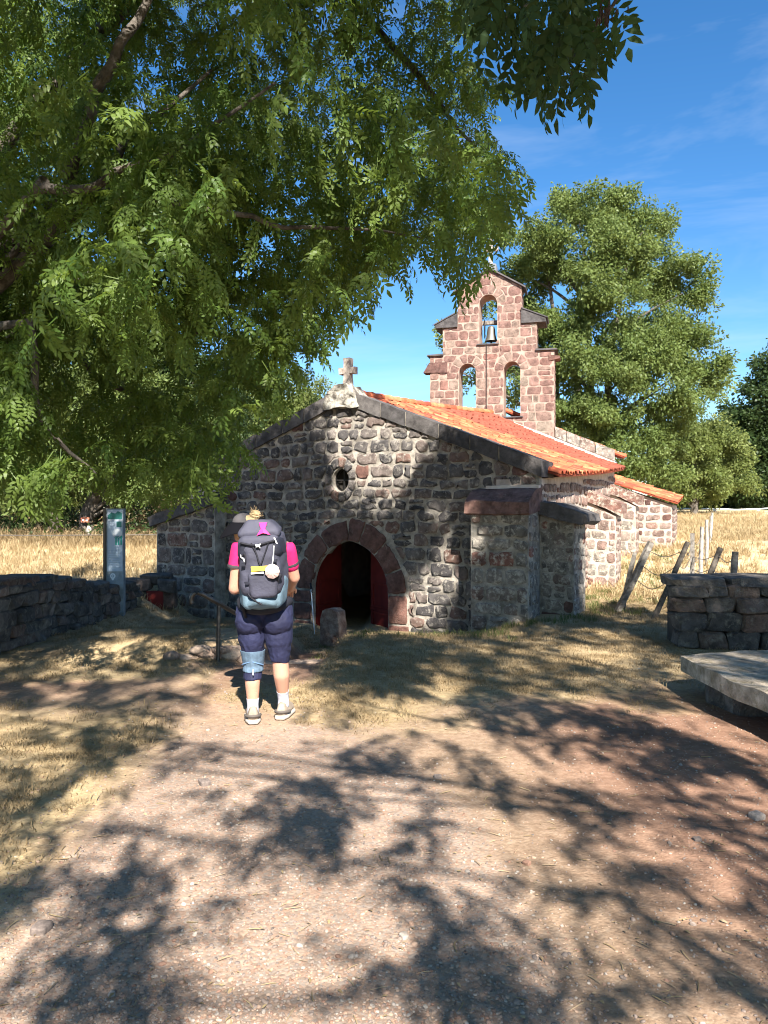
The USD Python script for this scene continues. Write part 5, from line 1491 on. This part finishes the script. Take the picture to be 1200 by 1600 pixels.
chap2d = Polygon([tuple(CL - 0.62 * ES + 0.32 * EN), tuple(CR + 0.5 * ES + 0.5 * EN), tuple(CR + 0.55 * ES - 0.7 * EN), tuple(CR + WE * 1.2 + 0.1 * WN), tuple(E1 + 0.2 * WN), tuple(E1 + 1 * WE + 1.3 * WN), tuple(E1 + 3 * WE + 1.3 * WN), tuple(TO - 3.4 * TD - 4 * TN), tuple(BL)])


def outside(x_, y_):
    return ~shapely.contains_xy(chap2d, x_, y_)


short = [(tuft(300 + k, 18, 0.038, 0.08, 0.0022, 1.2), 'dull_straw', False) for k in range(3)]
grass_field('dry_grass', 'short trampled dry grass on the forecourt', 10000, (-5.2, 5.5), (3.2, 15.5), lambda x_, y_: np.clip(cover(x_, y_)[1] - 0.25, 0, 1) ** 1.3 * outside(x_, y_), short, (0.6, 1.3))
greens = [(tuft(310 + k, 14, 0.09, 0.06, 0.003, 0.6), 'green_grass', False) for k in range(2)]
grass_field('green_grass', 'sparse green grass blades along the chapel foot', 900, (-1, 8), (8.5, 20), lambda x_, y_: (meshkit.fbm(np.stack([x_, y_, 0 * x_], -1) * 0.9, 3, 44) > 0.56) * outside(x_, y_) * sstep(8.6, 11.5, y_), greens, (0.5, 1.3))
fieldt = [(tuft(320 + k, 18, 0.20, 0.14, 0.006, 0.7), 'straw', False) for k in range(3)]
grass_field('field_grass', 'golden dry grass over the fields beside the chapel', 12000, (-16, 26), (12.6, 42), lambda x_, y_: cover(x_, y_)[3] * np.where(x_ < 0, sstep(28, 18, y_) + 0.1, sstep(50, 16, y_)) * outside(x_, y_), fieldt, (0.5, 1.2))
tall = [(tuft(330 + k, 26, 0.32, 0.22, 0.008, 0.6), 'straw', False) for k in range(3)] + [(tuft(340 + k, 26, 0.42, 0.22, 0.008, 0.6), 'dull_straw', False) for k in range(3)]
grass_field('tall_dry_grass', 'tall dry grass at the foot of the left field trees', 1000, (-15, -5.5), (21.4, 25.5), lambda x_, y_: sstep(21.4, 23.0, y_) * (0.15 + 0.9 * (meshkit.fbm(np.stack([x_, y_, 0 * x_], -1) * 0.8, 2, 9) > 0.45)), tall, (0.6, 1.25))
brush = [(far_spray(350 + k, 60, 0.6, 0.10, 0.02), 'dull_straw', False) for k in range(2)] + [(far_spray(360 + k, 60, 0.6, 0.13, 0.03), 'dark_leaf', False) for k in range(3)]
NB = 620
P = np.stack([g4.uniform(-17, -5, NB), g4.uniform(23.2, 30, NB), np.zeros(NB)], -1)
P[:, 2] = ground(P[:, 0], P[:, 1]) + g4.uniform(0.05, 1.0, NB) ** 1.3 * sstep(22.5, 26.5, P[:, 1]) * 1.4 + 0.05
scatter('/World', 'undergrowth', brush, P, hang(NB, g4), g4.uniform(0.5, 1.1, NB), 'stuff', 'dry tangled undergrowth behind the left trunks', 'undergrowth')

peb = []
for k in range(4):
    b_ = trimesh.creation.icosphere(1)
    b_.vertices *= 1 + 0.35 * (meshkit.fbm(b_.vertices * 1.4 + k * 5, 2, k)[:, None] - 0.5)
    b_.apply_scale((1, 0.8, 0.5)); peb.append((b_, 'pebble', 60))
y_ = 2.2 + 6.0 * g4.random(90000) ** 1.8
x_ = g4.uniform(-0.62, 0.62, 90000) * y_
cv = cover(x_, y_)
k = np.nonzero(g4.random(90000) < 0.05 + 0.5 * cv[0] + 0.16 * cv[2])[0][:26000]
S = 0.003 + 0.0062 * g4.random(len(k)) ** 2.2 + 0.006 * (g4.random(len(k)) < 0.03)
P = np.stack([x_[k], y_[k], ground(x_[k], y_[k]) + S * 0.1], -1)
scatter('/World', 'pebbles', peb, P, hang(len(P), g4, 0, 0.25), np.array(S), 'stuff', 'small grey and ochre pebbles strewn over the track', 'pebbles')
st_ = []
for k in range(3):
    st_.append((tube(spline([(-0.5, 0, 0), (-0.1, 0.05 * (k - 1), 0.02), (0.5, 0, 0)], 5), [0.03, 0.035, 0.035, 0.03, 0.02], 4), ('straw', 'twig', 'dull_straw')[k], False))
y_ = 2.2 + 8 * g4.random(1500) ** 1.6
x_ = g4.uniform(-0.6, 0.6, 1500) * y_
P = np.stack([x_, y_, ground(x_, y_) + 0.006], -1)
S = 0.015 + 0.06 * g4.random(1500) ** 2.2
scatter('/World', 'straw_litter', st_, np.array(P), quats(g4.uniform(0, 6.28, len(P)), g4.normal(0, 0.05, len(P)), 0 * np.array(S)), np.array(S), 'stuff', 'bits of straw and twig scattered on the ground', 'litter')
fl = []
for k in range(3):
    v_, f_ = leaflet(g4, np.zeros(3), np.array([1.0, 0, 0]), np.array([0, 0, 1.0]), 1.0, 0.2)
    fl.append((trimesh.Trimesh(v_, f_, process=False), ('dull_straw', 'twig', 'straw')[k], False))
y_ = 2.2 + 8 * g4.random(900) ** 1.5
x_ = g4.uniform(-0.6, 0.6, 900) * y_
P = np.stack([x_, y_, ground(x_, y_) + 0.008], -1)
scatter('/World', 'leaf_litter', fl, np.array(P), quats(g4.uniform(0, 6.28, 900), g4.normal(0, 0.2, 900), g4.normal(0, 0.3, 900)), g4.uniform(0.012, 0.032, 900), 'stuff', 'dry fallen leaflets scattered on the ground', 'litter')
loose = [(684, 1216, 5), (712, 1449, 7), (630, 1373, 5), (631, 1466, 6), (577, 1239, 5), (1183, 1276, 9), (380, 1462, 6), (558, 1349, 5), (823, 1350, 5), (1090, 1310, 5), (640, 1441, 5), (65, 1455, 12), (320, 1226, 8)]
names = ['pale pebble', 'grey rounded stone', 'whitish pebble', 'light grey stone', 'small white pebble', 'reddish broken stone', 'pale grey pebble', 'tan pebble', 'grey pebble', 'pinkish pebble', 'dull grey pebble', 'broken orange-brown stone', 'flat tan stone']
wh = ['lying alone beyond the middle shadows', 'lying on the sunlit gravel lower centre', 'on the sunlit gravel above two grey stones', 'half in shade near the lower middle', 'at the edge of the central shadow patch', 'at the right edge of the ground', 'low on the gravel left of centre', 'in the middle of the sunlit gravel', 'at the edge of the right-hand shadow', 'on the red earth right of centre', 'beside the two stones lower centre', 'in the grass at the lower left', 'in the left-hand shade near the person']
for k, (u, v, r) in enumerate(loose):
    Y = EYE * 1200 / (v - HOR)
    P = np.array([(u - 600) / 1200 * Y, Y, 0]); P[2] = float(ground(P[0], P[1])) + r * Y / 1200 * 0.3
    top('loose_stone', boulder(P, np.array([2.4, 2.0, 1.3]) * r * Y / 1200, 1200 + k, k * 0.7, 0.12), 'pebble', names[k] + ' ' + wh[k], 'stone', smooth=50, group='loose stones on the ground')

# ------------------------------------------------------------------ the walker, seen from behind
K = 5.8 / 1200                                             # metres per photo pixel at her distance
FX, FY = -0.92, 5.85
gz = float(ground(-0.95, 5.85))


def H(u, v, dy=0.0):
    """Point at photo pixel, dy metres beyond her mid plane."""
    return np.array([(u - 600) * K, FY + dy, EYE - (v - HOR) * K])


def chain(segs, seg=14):
    """segs: list of ((p, r), (p, r))"""
    ms = []
    for (p, r), (q, s) in segs:
        a_ = m3.Manifold.sphere(float(r), seg).translate(tuple(map(float, p)))
        b_ = m3.Manifold.sphere(float(s), seg).translate(tuple(map(float, q)))
        ms.append(m3.Manifold.batch_hull([a_, b_]))
    return ms


def ell(c, r, seg=20, rot=None):
    s = m3.Manifold.sphere(1.0, seg).scale(tuple(map(float, r)))
    if rot is not None:
        s = s.rotate(rot)
    return s.translate(tuple(map(float, c)))


def solid(ms):
    return m3.Manifold.batch_boolean(ms, m3.OpType.Add)


def skin_of(m, res=0.02, it=12, lamb=0.5):
    m = m.refine_to_length(res)
    t = mf(m)
    t.merge_vertices()
    if it:
        trimesh.smoothing.filter_taubin(t, lamb=lamb, nu=lamb + 0.03, iterations=it)
    return t


sh_l, sh_r = H(373, 858, 0.02), H(446, 860, 0.02)
el_l, el_r = H(364, 921, 0.02), H(456, 905, 0.10)
wr_l, wr_r = H(385, 925, 0.26), H(446, 925, 0.30)
hip_l, hip_r = H(391, 962, 0.0), H(432, 962, 0.0)
kn_l, kn_r = H(393, 1042, 0.03), H(436, 1036, 0.02)
an_l, an_r = H(394, 1108, -0.03), H(439, 1100, 0.08)
an_l[1], an_r[1] = FY - 0.02, FY + 0.09
head = H(375, 828, 0.10)
neck = H(395, 850, 0.05)


def arms(e=0.0):
    return chain([((sh_l, 0.060 + e), (el_l, 0.047 + e)), ((el_l, 0.045 + e), (wr_l, 0.030 + e)), ((sh_r, 0.060 + e), (el_r, 0.045 + e)), ((el_r, 0.043 + e), (wr_r, 0.030 + e))])


def legs(e=0.0, low=True):
    o = chain([((hip_l + [0.0, 0, 0.02], 0.110 + e), (H(392, 1000, 0.0), 0.094 + e)), ((H(392, 1000, 0.0), 0.091 + e), (kn_l, 0.057 + e)),
               ((hip_r + [0.0, 0, 0.02], 0.110 + e), (H(434, 1000, 0.0), 0.095 + e)), ((H(434, 1000, 0.0), 0.092 + e), (kn_r, 0.057 + e))])
    if low:
        o += chain([((kn_l, 0.058 + e), (H(393, 1068, -0.01), 0.058 + e)), ((H(393, 1068, -0.01), 0.058 + e), (an_l, 0.037 + e)),
                    ((kn_r, 0.062 + e), (H(438, 1058, 0.01), 0.062 + e)), ((H(438, 1058, 0.01), 0.062 + e), (an_r, 0.038 + e))])
    return o


def trunk_(e=0.0):
    o = [ell(H(412, 955, 0.02), (0.205 + e, 0.13 + e, 0.12 + e)), ell(H(411, 920, 0.03), (0.165 + e, 0.11 + e, 0.14 + e)), ell(H(410, 880, 0.03), (0.18 + e, 0.115 + e, 0.16 + e))]
    o += [ell(H(391, 970, -0.045), (0.105 + e, 0.10 + e, 0.105 + e)), ell(H(433, 970, -0.045), (0.105 + e, 0.10 + e, 0.105 + e))]
    o += chain([((H(376, 857, 0.02), 0.058 + e), (H(444, 858, 0.02), 0.058 + e)), ((H(408, 862, 0.03), 0.10 + e), (H(410, 890, 0.03), 0.13 + e))])
    return o


def hand(w, d, up, side):
    """Palm and five bent fingers, half closed."""
    d, up = unit(np.array(d)), unit(np.array(up))
    s = np.cross(d, up) * side
    o = chain([((w, 0.026), (w + d * 0.05, 0.024))]) + [m3.Manifold.batch_hull([m3.Manifold.sphere(0.014, 8).translate(tuple(map(float, w + d * a + s * b))) for a in (0.015, 0.075) for b in (-0.03, 0.03)])]
    for k, (b, L) in enumerate(((-0.030, 0.060), (-0.010, 0.072), (0.010, 0.068), (0.030, 0.052))):
        p = w + d * 0.078 + s * b
        q = p + d * L * 0.45 - up * L * 0.12
        r = q + d * L * 0.25 - up * L * 0.28
        t = r - d * L * 0.02 - up * L * 0.25
        o += chain([((p, 0.009), (q, 0.0085)), ((q, 0.0085), (r, 0.008)), ((r, 0.008), (t, 0.007))], 8)
    p = w + d * 0.025 - s * 0.034
    q = p + d * 0.035 - s * 0.022 - up * 0.01
    o += chain([((p, 0.012), (q, 0.010)), ((q, 0.010), (q + d * 0.03 - up * 0.008, 0.008))], 8)
    return o


per = thing('person', 'walker seen from behind in pink shirt, navy shorts and black brimmed hat', 'person', (FX, FY, gz))
bodyp = arms() + legs() + trunk_() + chain([((neck, 0.055), (head, 0.06))])
bodyp += [ell(head, (0.076, 0.094, 0.112), 24), ell(head + [-0.03, 0.06, -0.05], (0.055, 0.055, 0.06)), ell(head + [-0.055, 0.085, -0.02], (0.014, 0.022, 0.022))]
for sx in (-1, 1):
    bodyp.append(ell(head + [0.076 * sx, -0.005, -0.01], (0.012, 0.02, 0.032)))
    bodyp.append(ell(head + [-0.04 + 0.028 * sx, 0.088, 0.008], (0.013, 0.010, 0.009)))
bodyp.append(ell(head + [-0.05, 0.095, -0.058], (0.022, 0.012, 0.008)))
bodyp += hand(wr_l, wr_l - el_l, (0, -0.2, 1), 1) + hand(wr_r, wr_r - el_r, (0, -0.2, 1), -1)
for an in (an_l, an_r):
    bodyp += chain([((an, 0.036), (an + [0, 0.09, -0.045], 0.03))])
part(per, 'body', skin_of(solid(bodyp), 0.016, 14), 'skin', smooth=True)
# shorts
hem_l, hem_r = H(0, 1063)[2], H(0, 1037)[2]
sh_ = solid(trunk_(0.012) + legs(0.011, False) + chain([((kn_l, 0.070), (H(393, 1070, -0.005), 0.071)), ((kn_r, 0.068), (H(437, 1052, 0.01), 0.068))]))
sh_ = sh_.trim_by_plane((0, 0, -1), -H(0, 921)[2])
xm = H(413, 0)[0]
lft = sh_.trim_by_plane((-1, 0, 0), -xm).trim_by_plane((0, 0, 1), hem_l)
rgt = sh_.trim_by_plane((1, 0, 0), xm).trim_by_plane((0.08, 0, 1), hem_r + 0.08 * H(437, 0)[0])
sm = skin_of(m3.Manifold.batch_boolean([lft, rgt], m3.OpType.Add), 0.014, 8)
nrm = trimesh.Trimesh(sm.vertices, sm.faces, process=True)
wr = np.sin(nrm.vertices[:, 2] * 48 + nrm.vertices[:, 0] * 25 + 26 * meshkit.fbm(nrm.vertices * 7, 3, 4)) * 0.0026
nrm.vertices = nrm.vertices + nrm.vertex_normals * (wr * (0.4 + meshkit.fbm(nrm.vertices * 6, 2, 8)))[:, None]
part(per, 'shorts', nrm, 'shorts_navy', smooth=True)
# knee brace over the left knee, with crossing bands
bz0, bz1 = H(0, 1051)[2], H(0, 1018)[2]
br = solid(chain([((H(392.2, 1000, 0.0), 0.109), (kn_l, 0.079)), ((kn_l, 0.079), (H(393, 1070, -0.005), 0.080))])).trim_by_plane((0, 0, 1), bz0).trim_by_plane((0, 0, -1), -bz1)
part(per, 'knee_brace', skin_of(br, 0.012, 2), 'brace', smooth=40)
for sgn in (-1, 1):
    pts = [kn_l + [math.sin(a) * 0.086 * sgn, -math.cos(a) * 0.086 - 0.002, (bz0 + 0.05 - kn_l[2]) + 0.07 * (a / 1.2 * 0.5 + 0.5)] for a in np.linspace(-1.2, 1.2, 12)]
    part(per, 'brace_band', tube(pts, 0.0055, 5), 'brace_line', smooth=True)
m = box((-0.004, -0.004, -0.02), (0.004, 0.004, 0.02)); m.apply_translation(H(397, 1049) + [0, -0.088, 0])
part(per, 'brace_tag', m, 'pack_white')
# shirt with dark cuffs
shirt = solid(trunk_(0.014) + chain([((sh_l, 0.074), (H(366, 888, 0.02), 0.064)), ((sh_r, 0.074), (H(452, 884, 0.06), 0.062))]))
shirt = shirt.trim_by_plane((0, 0, 1), H(0, 930)[2]).trim_by_plane((0, 0, -1), -H(0, 848)[2])
ax_l = unit(H(366, 888, 0.02) - sh_l)
shirt = shirt.trim_by_plane(tuple(map(float, -ax_l)), float(-ax_l @ H(366, 886, 0.02)))
part(per, 'shirt', skin_of(shirt, 0.014, 6), 'shirt_pink', smooth=50)
for c, d, r in ((H(366, 886, 0.02), el_l - sh_l, 0.066), (H(452, 882, 0.055), el_r - sh_r, 0.062)):
    d = unit(d)
    part(per, 'cuff', tube([c - d * 0.010, c, c + d * 0.012], [r, r + 0.002, r - 0.002], 18), 'shirt_trim', smooth=40)
# socks and shoes
for an, kk, stop in ((an_l, H(393, 1068, -0.01), 1093), (an_r, H(438, 1058, 0.01), 1084)):
    d = unit(kk - an)
    t0 = (H(0, stop)[2] - an[2]) / d[2]
    part(per, 'sock', tube([an - [0, 0, 0.05], an, an + d * t0 * 0.4, an + d * t0 * 0.8, an + d * t0], [0.044, 0.043, 0.043, 0.046, 0.049], 16), 'sock', smooth=60)
for an, yawf, lab in ((an_l, 0.20, None), (an_r, -0.12, None)):
    fl_ = float(ground(an[0], an[1]))
    c = np.array([an[0], an[1], fl_])
    fw = np.array([math.sin(-yawf), math.cos(yawf), 0])
    sd = np.array([fw[1], -fw[0], 0])
    S_ = lambda f, s, z: c + 1.22 * (fw * f + sd * s) + np.array([0, 0, z * 1.12])
    up_ = m3.Manifold.batch_hull([m3.Manifold.sphere(r, 12).translate(tuple(map(float, S_(f, s, z)))) for f, s, z, r in ((-0.055, -0.012, 0.045, 0.028), (-0.055, 0.012, 0.045, 0.028), (-0.045, 0, 0.085, 0.03), (0.02, 0, 0.09, 0.036), (0.10, -0.02, 0.045, 0.03), (0.10, 0.02, 0.045, 0.03), (0.17, 0.0, 0.035, 0.028))])
    sh = part(per, 'shoe', skin_of(up_, 0.015, 4), 'shoe', smooth=True)
    so = m3.Manifold.batch_hull([m3.Manifold.sphere(0.016, 10).translate(tuple(map(float, S_(f, s, 0.016)))) for f, s in ((-0.082, -0.02), (-0.082, 0.02), (-0.04, -0.034), (-0.04, 0.034), (0.10, -0.04), (0.10, 0.042), (0.18, -0.018), (0.18, 0.012))])
    part(sh, 'sole', skin_of(so, 0.03, 0), 'shoe_sole', smooth=50)
    hb = [S_(-0.087 * math.cos(a) * 1.02 + 0.0, 0.046 * math.sin(a), 0.052 + 0.006 * math.cos(2 * a)) for a in np.linspace(-1.5, 1.5, 14)]
    part(sh, 'heel_band', tube(hb, 0.011, 6), 'shoe_dark', smooth=True)
# hat and hair bun
crown_ = ell(head + [0.0, -0.005, 0.055], (0.086, 0.098, 0.074), 24, None).trim_by_plane((0, 0, 1), float(head[2] + 0.035))
part(per, 'hat', skin_of(crown_, 0.02, 0), 'hat_grey', smooth=True)
th = np.linspace(0, 2 * np.pi, 41)[:-1]
hr = []
for f_, zz in ((0.0, 0.012), (0.5, -0.012), (1.0, -0.075)):
    for a in th:
        rad = np.array([math.cos(a) * (0.088 + 0.085 * f_), math.sin(a) * (0.10 + 0.085 * f_)])
        hr.append(head + [rad[0] - 0.012 * f_, rad[1], 0.045 + zz - 0.03 * f_ * max(0, -math.cos(a)) + 0.008 * math.sin(3 * a) * f_])
hr = np.array(hr)
F_ = []
for r_ in range(2):
    for j in range(40):
        a_, b_ = r_ * 40 + j, r_ * 40 + (j + 1) % 40
        F_ += [[a_, b_, b_ + 40], [a_, b_ + 40, a_ + 40]]
brim = trimesh.Trimesh(np.vstack([hr, hr - [0, 0, 0.006]]), F_ + [[a + 120, c + 120, b + 120] for a, b, c in F_], process=False)
part(per, 'hat_brim', brim, 'hat_black', smooth=True)
bun = ell(H(396, 805, 0.04), (0.042, 0.042, 0.040)).refine_to_length(0.008)
bt = mf(bun); bt.merge_vertices()
bt.vertices += bt.vertex_normals * (0.012 * (meshkit.fbm(bt.vertices * [40, 40, 120], 2, 3) - 0.5))[:, None] * 2
strands = []
for k in range(26):
    a, b = g3.uniform(0, 2 * math.pi), g3.uniform(-0.3, 1.3)
    o = H(396, 805, 0.04) + 0.036 * np.array([math.cos(a) * math.cos(b), math.sin(a) * math.cos(b), math.sin(b)])
    d = unit(o - H(396, 806, 0.04))
    strands.append(tube([o, o + d * 0.018 + g3.normal(0, 0.004, 3), o + d * 0.032 + g3.normal(0, 0.011, 3)], [0.0016, 0.0013, 0.0008], 3))
part(per, 'hair_bun', cat(bt, *strands), 'hair', smooth=False)
part(per, 'hair', mf(solid([ell(head + [0.004, -0.035, 0.0], (0.08, 0.075, 0.085)), *chain([((head + [0.02, -0.04, 0.06], 0.05), (H(394, 810, 0.04), 0.03))])])), 'hair', smooth=True)

# backpack: worn, but a thing of its own
bp = thing('backpack', 'large grey hiking backpack with pink tag and scallop shell on the walker', 'backpack', H(412, 945, -0.2))
B = lambda u, v, d: H(413 + (u - 413) * 0.95, v, -d)
sph = lambda u, v, d, r: m3.Manifold.sphere(r, 16).translate(tuple(map(float, B(u, v, d))))
mainb = m3.Manifold.batch_hull([sph(389, 842, 0.14, 0.05), sph(439, 838, 0.14, 0.05), sph(392, 845, 0.30, 0.05), sph(434, 842, 0.30, 0.05), sph(391, 905, 0.14, 0.06), sph(444, 900, 0.14, 0.055), sph(396, 915, 0.28, 0.06), sph(436, 912, 0.28, 0.06), sph(398, 932, 0.18, 0.05), sph(436, 930, 0.18, 0.05), sph(417, 915, 0.31, 0.06)])
mb = skin_of(mainb, 0.02, 6)
mb.vertices += mb.vertex_normals * (0.012 * (meshkit.fbm(mb.vertices * 11, 3, 12) - 0.5))[:, None] * 2
part(bp, 'main_bag', mb, 'pack_grey', smooth=True)
lid = m3.Manifold.batch_hull([sph(388, 828, 0.13, 0.035), sph(437, 826, 0.13, 0.035), sph(387, 834, 0.28, 0.04), sph(437, 830, 0.28, 0.04), sph(390, 822, 0.18, 0.035), sph(428, 818, 0.18, 0.035), sph(396, 818, 0.25, 0.03), sph(426, 817, 0.25, 0.03)])
ld_ = skin_of(lid, 0.02, 6)
ld_.vertices += ld_.vertex_normals * (0.010 * (meshkit.fbm(ld_.vertices * 13, 3, 22) - 0.5))[:, None] * 2
lidp = part(bp, 'lid', ld_, 'pack_grey', smooth=True)
band = m3.Manifold.batch_hull([sph(386, 848, 0.14, 0.045), sph(441, 844, 0.14, 0.045), sph(390, 848, 0.305, 0.045), sph(437, 844, 0.305, 0.045), sph(390, 862, 0.30, 0.05), sph(438, 858, 0.30, 0.05), sph(388, 866, 0.14, 0.05), sph(442, 862, 0.14, 0.05)])
part(bp, 'front_panel', skin_of(band, 0.02, 5), 'pack_dark', smooth=True)
pock = m3.Manifold.batch_hull([sph(404, 895, 0.36, 0.03), sph(440, 888, 0.34, 0.03), sph(408, 922, 0.34, 0.035), sph(436, 920, 0.33, 0.035)])
part(bp, 'front_pocket', skin_of(pock, 0.02, 5), 'pack_grey', smooth=True)
for nm, P in (('side_pocket', [(386, 905, 0.16, 0.045), (389, 935, 0.18, 0.05), (396, 938, 0.27, 0.045), (388, 893, 0.25, 0.035)]), ('side_pocket', [(446, 905, 0.16, 0.045), (443, 930, 0.18, 0.05), (438, 936, 0.26, 0.045), (446, 900, 0.22, 0.035)]),
              ('bottom_pocket', [(397, 938, 0.28, 0.035), (436, 936, 0.28, 0.035), (410, 943, 0.20, 0.03), (436, 940, 0.20, 0.03), (414, 932, 0.33, 0.03)])):
    part(bp, nm, skin_of(m3.Manifold.batch_hull([sph(*q) for q in P]), 0.02, 4), 'pack_blue', smooth=True)
hb = [B(u, v, d) for u, v, d in ((372, 940, -0.02), (380, 946, 0.10), (398, 950, 0.16), (420, 950, 0.16), (440, 946, 0.12), (452, 940, -0.02))]
part(bp, 'hip_belt', tube(spline(hb, 20), 0.036, 8), 'pack_black', smooth=True)
part(bp, 'hanging_strap', tube(spline([B(383, 925, 0.17), B(384, 945, 0.20), B(386, 962, 0.15)], 8), 0.012, 5), 'pack_black', smooth=True)
for sx, pts in ((-1, ((381, 846, 0.10), (378, 848, 0.0), (378, 862, -0.11), (382, 895, -0.13))), (1, ((440, 846, 0.10), (443, 848, 0.0), (442, 862, -0.11), (438, 895, -0.13)))):
    part(bp, 'shoulder_strap', tube(spline([B(*q) for q in pts], 14), 0.024, 6), 'pack_black', smooth=True)
cord = lambda pts, r=0.004, mt='pack_black', nm='cord': part(bp, nm, tube(spline([B(*q) for q in pts], 12), r, 5), mt, smooth=True)
cord(((403, 846, 0.36), (411, 862, 0.36), (417, 878, 0.37), (428, 892, 0.385)), 0.006)
cord(((430, 845, 0.36), (424, 862, 0.36), (418, 878, 0.37)), 0.006)
cord(((386, 846, 0.36), (410, 849, 0.365), (440, 842, 0.36)), 0.008)
cord(((384, 880, 0.22), (391, 905, 0.30), (400, 925, 0.34), (420, 937, 0.36)), 0.007)
cord(((410, 848, 0.37), (414, 851, 0.375), (418, 847, 0.37)), 0.005, 'pack_white', 'clip')
cord(((411, 852, 0.372), (415, 848, 0.378), (417, 853, 0.37)), 0.005, 'pack_white', 'clip')
cord(((438, 838, 0.34), (442, 846, 0.34), (446, 853, 0.30)), 0.006, 'pack_white', 'clip')
cord(((388, 860, 0.34), (386, 866, 0.34), (391, 870, 0.35), (393, 876, 0.35)), 0.006, 'pack_white', 'clip')
cord(((388, 866, 0.35), (393, 862, 0.36), (394, 874, 0.36), (388, 877, 0.35)), 0.007, 'pack_black', 'cord')
for pts in (((377, 868, 0.12), (381, 874, 0.24), (390, 878, 0.36)), ((450, 862, 0.12), (446, 868, 0.24), (440, 872, 0.36)), ((379, 900, 0.16), (384, 903, 0.28), (396, 905, 0.36))):
    cord(pts, 0.007, 'pack_black', 'side_strap')
for u_, v_, d_ in ((391, 878, 0.365), (440, 872, 0.365), (397, 905, 0.365)):
    m = box((-0.014, -0.008, -0.010), (0.014, 0.008, 0.010)); m.apply_translation(B(u_, v_, d_))
    part(bp, 'buckle', m, 'pack_dark')
# pink cloth tag on the lid
pq = [(413, 816, 0.29), (426, 815, 0.29), (424, 825, 0.325), (432, 834, 0.33), (421, 831, 0.333), (411, 835, 0.33), (417, 825, 0.325)]
pv = np.array([B(*q) for q in pq]); pc = pv.mean(0)
pv2 = np.vstack([pv, pv + [0, -0.012, 0.0]])
n7 = len(pv)
F_ = []
for j in range(n7):
    q = (j + 1) % n7
    F_ += [[2 * n7, n7 + j, n7 + q], [j, q, n7 + q], [j, n7 + q, n7 + j]]
part(lidp, 'pink_tag', trimesh.Trimesh(np.vstack([pv2, [pc + [0, -0.022, 0]]]), F_, process=False), 'pack_pink')
ym = box((-0.068, -0.006, -0.017), (0.068, 0.006, 0.017)); ym.apply_transform(trimesh.transformations.rotation_matrix(-0.06, (0, 1, 0))); ym.apply_translation(B(419, 883, 0.392))
part(bp, 'yellow_patch', ym, 'pack_yellow')
ym = box((-0.045, -0.007, -0.006), (0.045, 0.007, 0.006)); ym.apply_transform(trimesh.transformations.rotation_matrix(-0.06, (0, 1, 0))); ym.apply_translation(B(414, 889.5, 0.394))
part(bp, 'white_edge', ym, 'pack_white')
# scallop shell on a string
sc_ = B(437, 887, 0.40)
V_, F_ = [sc_ + [0, -0.022, 0.0]], []
nr = 36
for k in range(nr):
    a = 2 * math.pi * k / nr
    r = 0.050 * (1 + 0.03 * math.cos(9 * a)) * (1.0 if math.sin(a) < 0.75 else 0.94)
    V_.append(sc_ + [r * 0.6 * math.cos(a), -0.016 + 0.003 * math.cos(11 * a), r * 0.6 * math.sin(a)])
for k in range(nr):
    a = 2 * math.pi * k / nr
    r = 0.052 * (1 + 0.03 * math.cos(9 * a))
    V_.append(sc_ + [r * math.cos(a), 0.0, r * math.sin(a)])
for k in range(nr):
    q = (k + 1) % nr
    F_ += [[0, 1 + k, 1 + q], [1 + k, 1 + nr + k, 1 + nr + q], [1 + k, 1 + nr + q, 1 + q]]
part(bp, 'scallop_shell', trimesh.Trimesh(V_, F_, process=False), 'shell', smooth=True)
cord(((438, 850, 0.35), (438, 865, 0.375), (437, 878, 0.40)), 0.004, 'pack_white', 'shell_string')
part(bp, 'black_pouch', skin_of(m3.Manifold.batch_hull([sph(434, 897, 0.36, 0.02), sph(447, 894, 0.34, 0.02), sph(441, 903, 0.34, 0.02)]), 0.015, 3), 'pack_black', smooth=True)
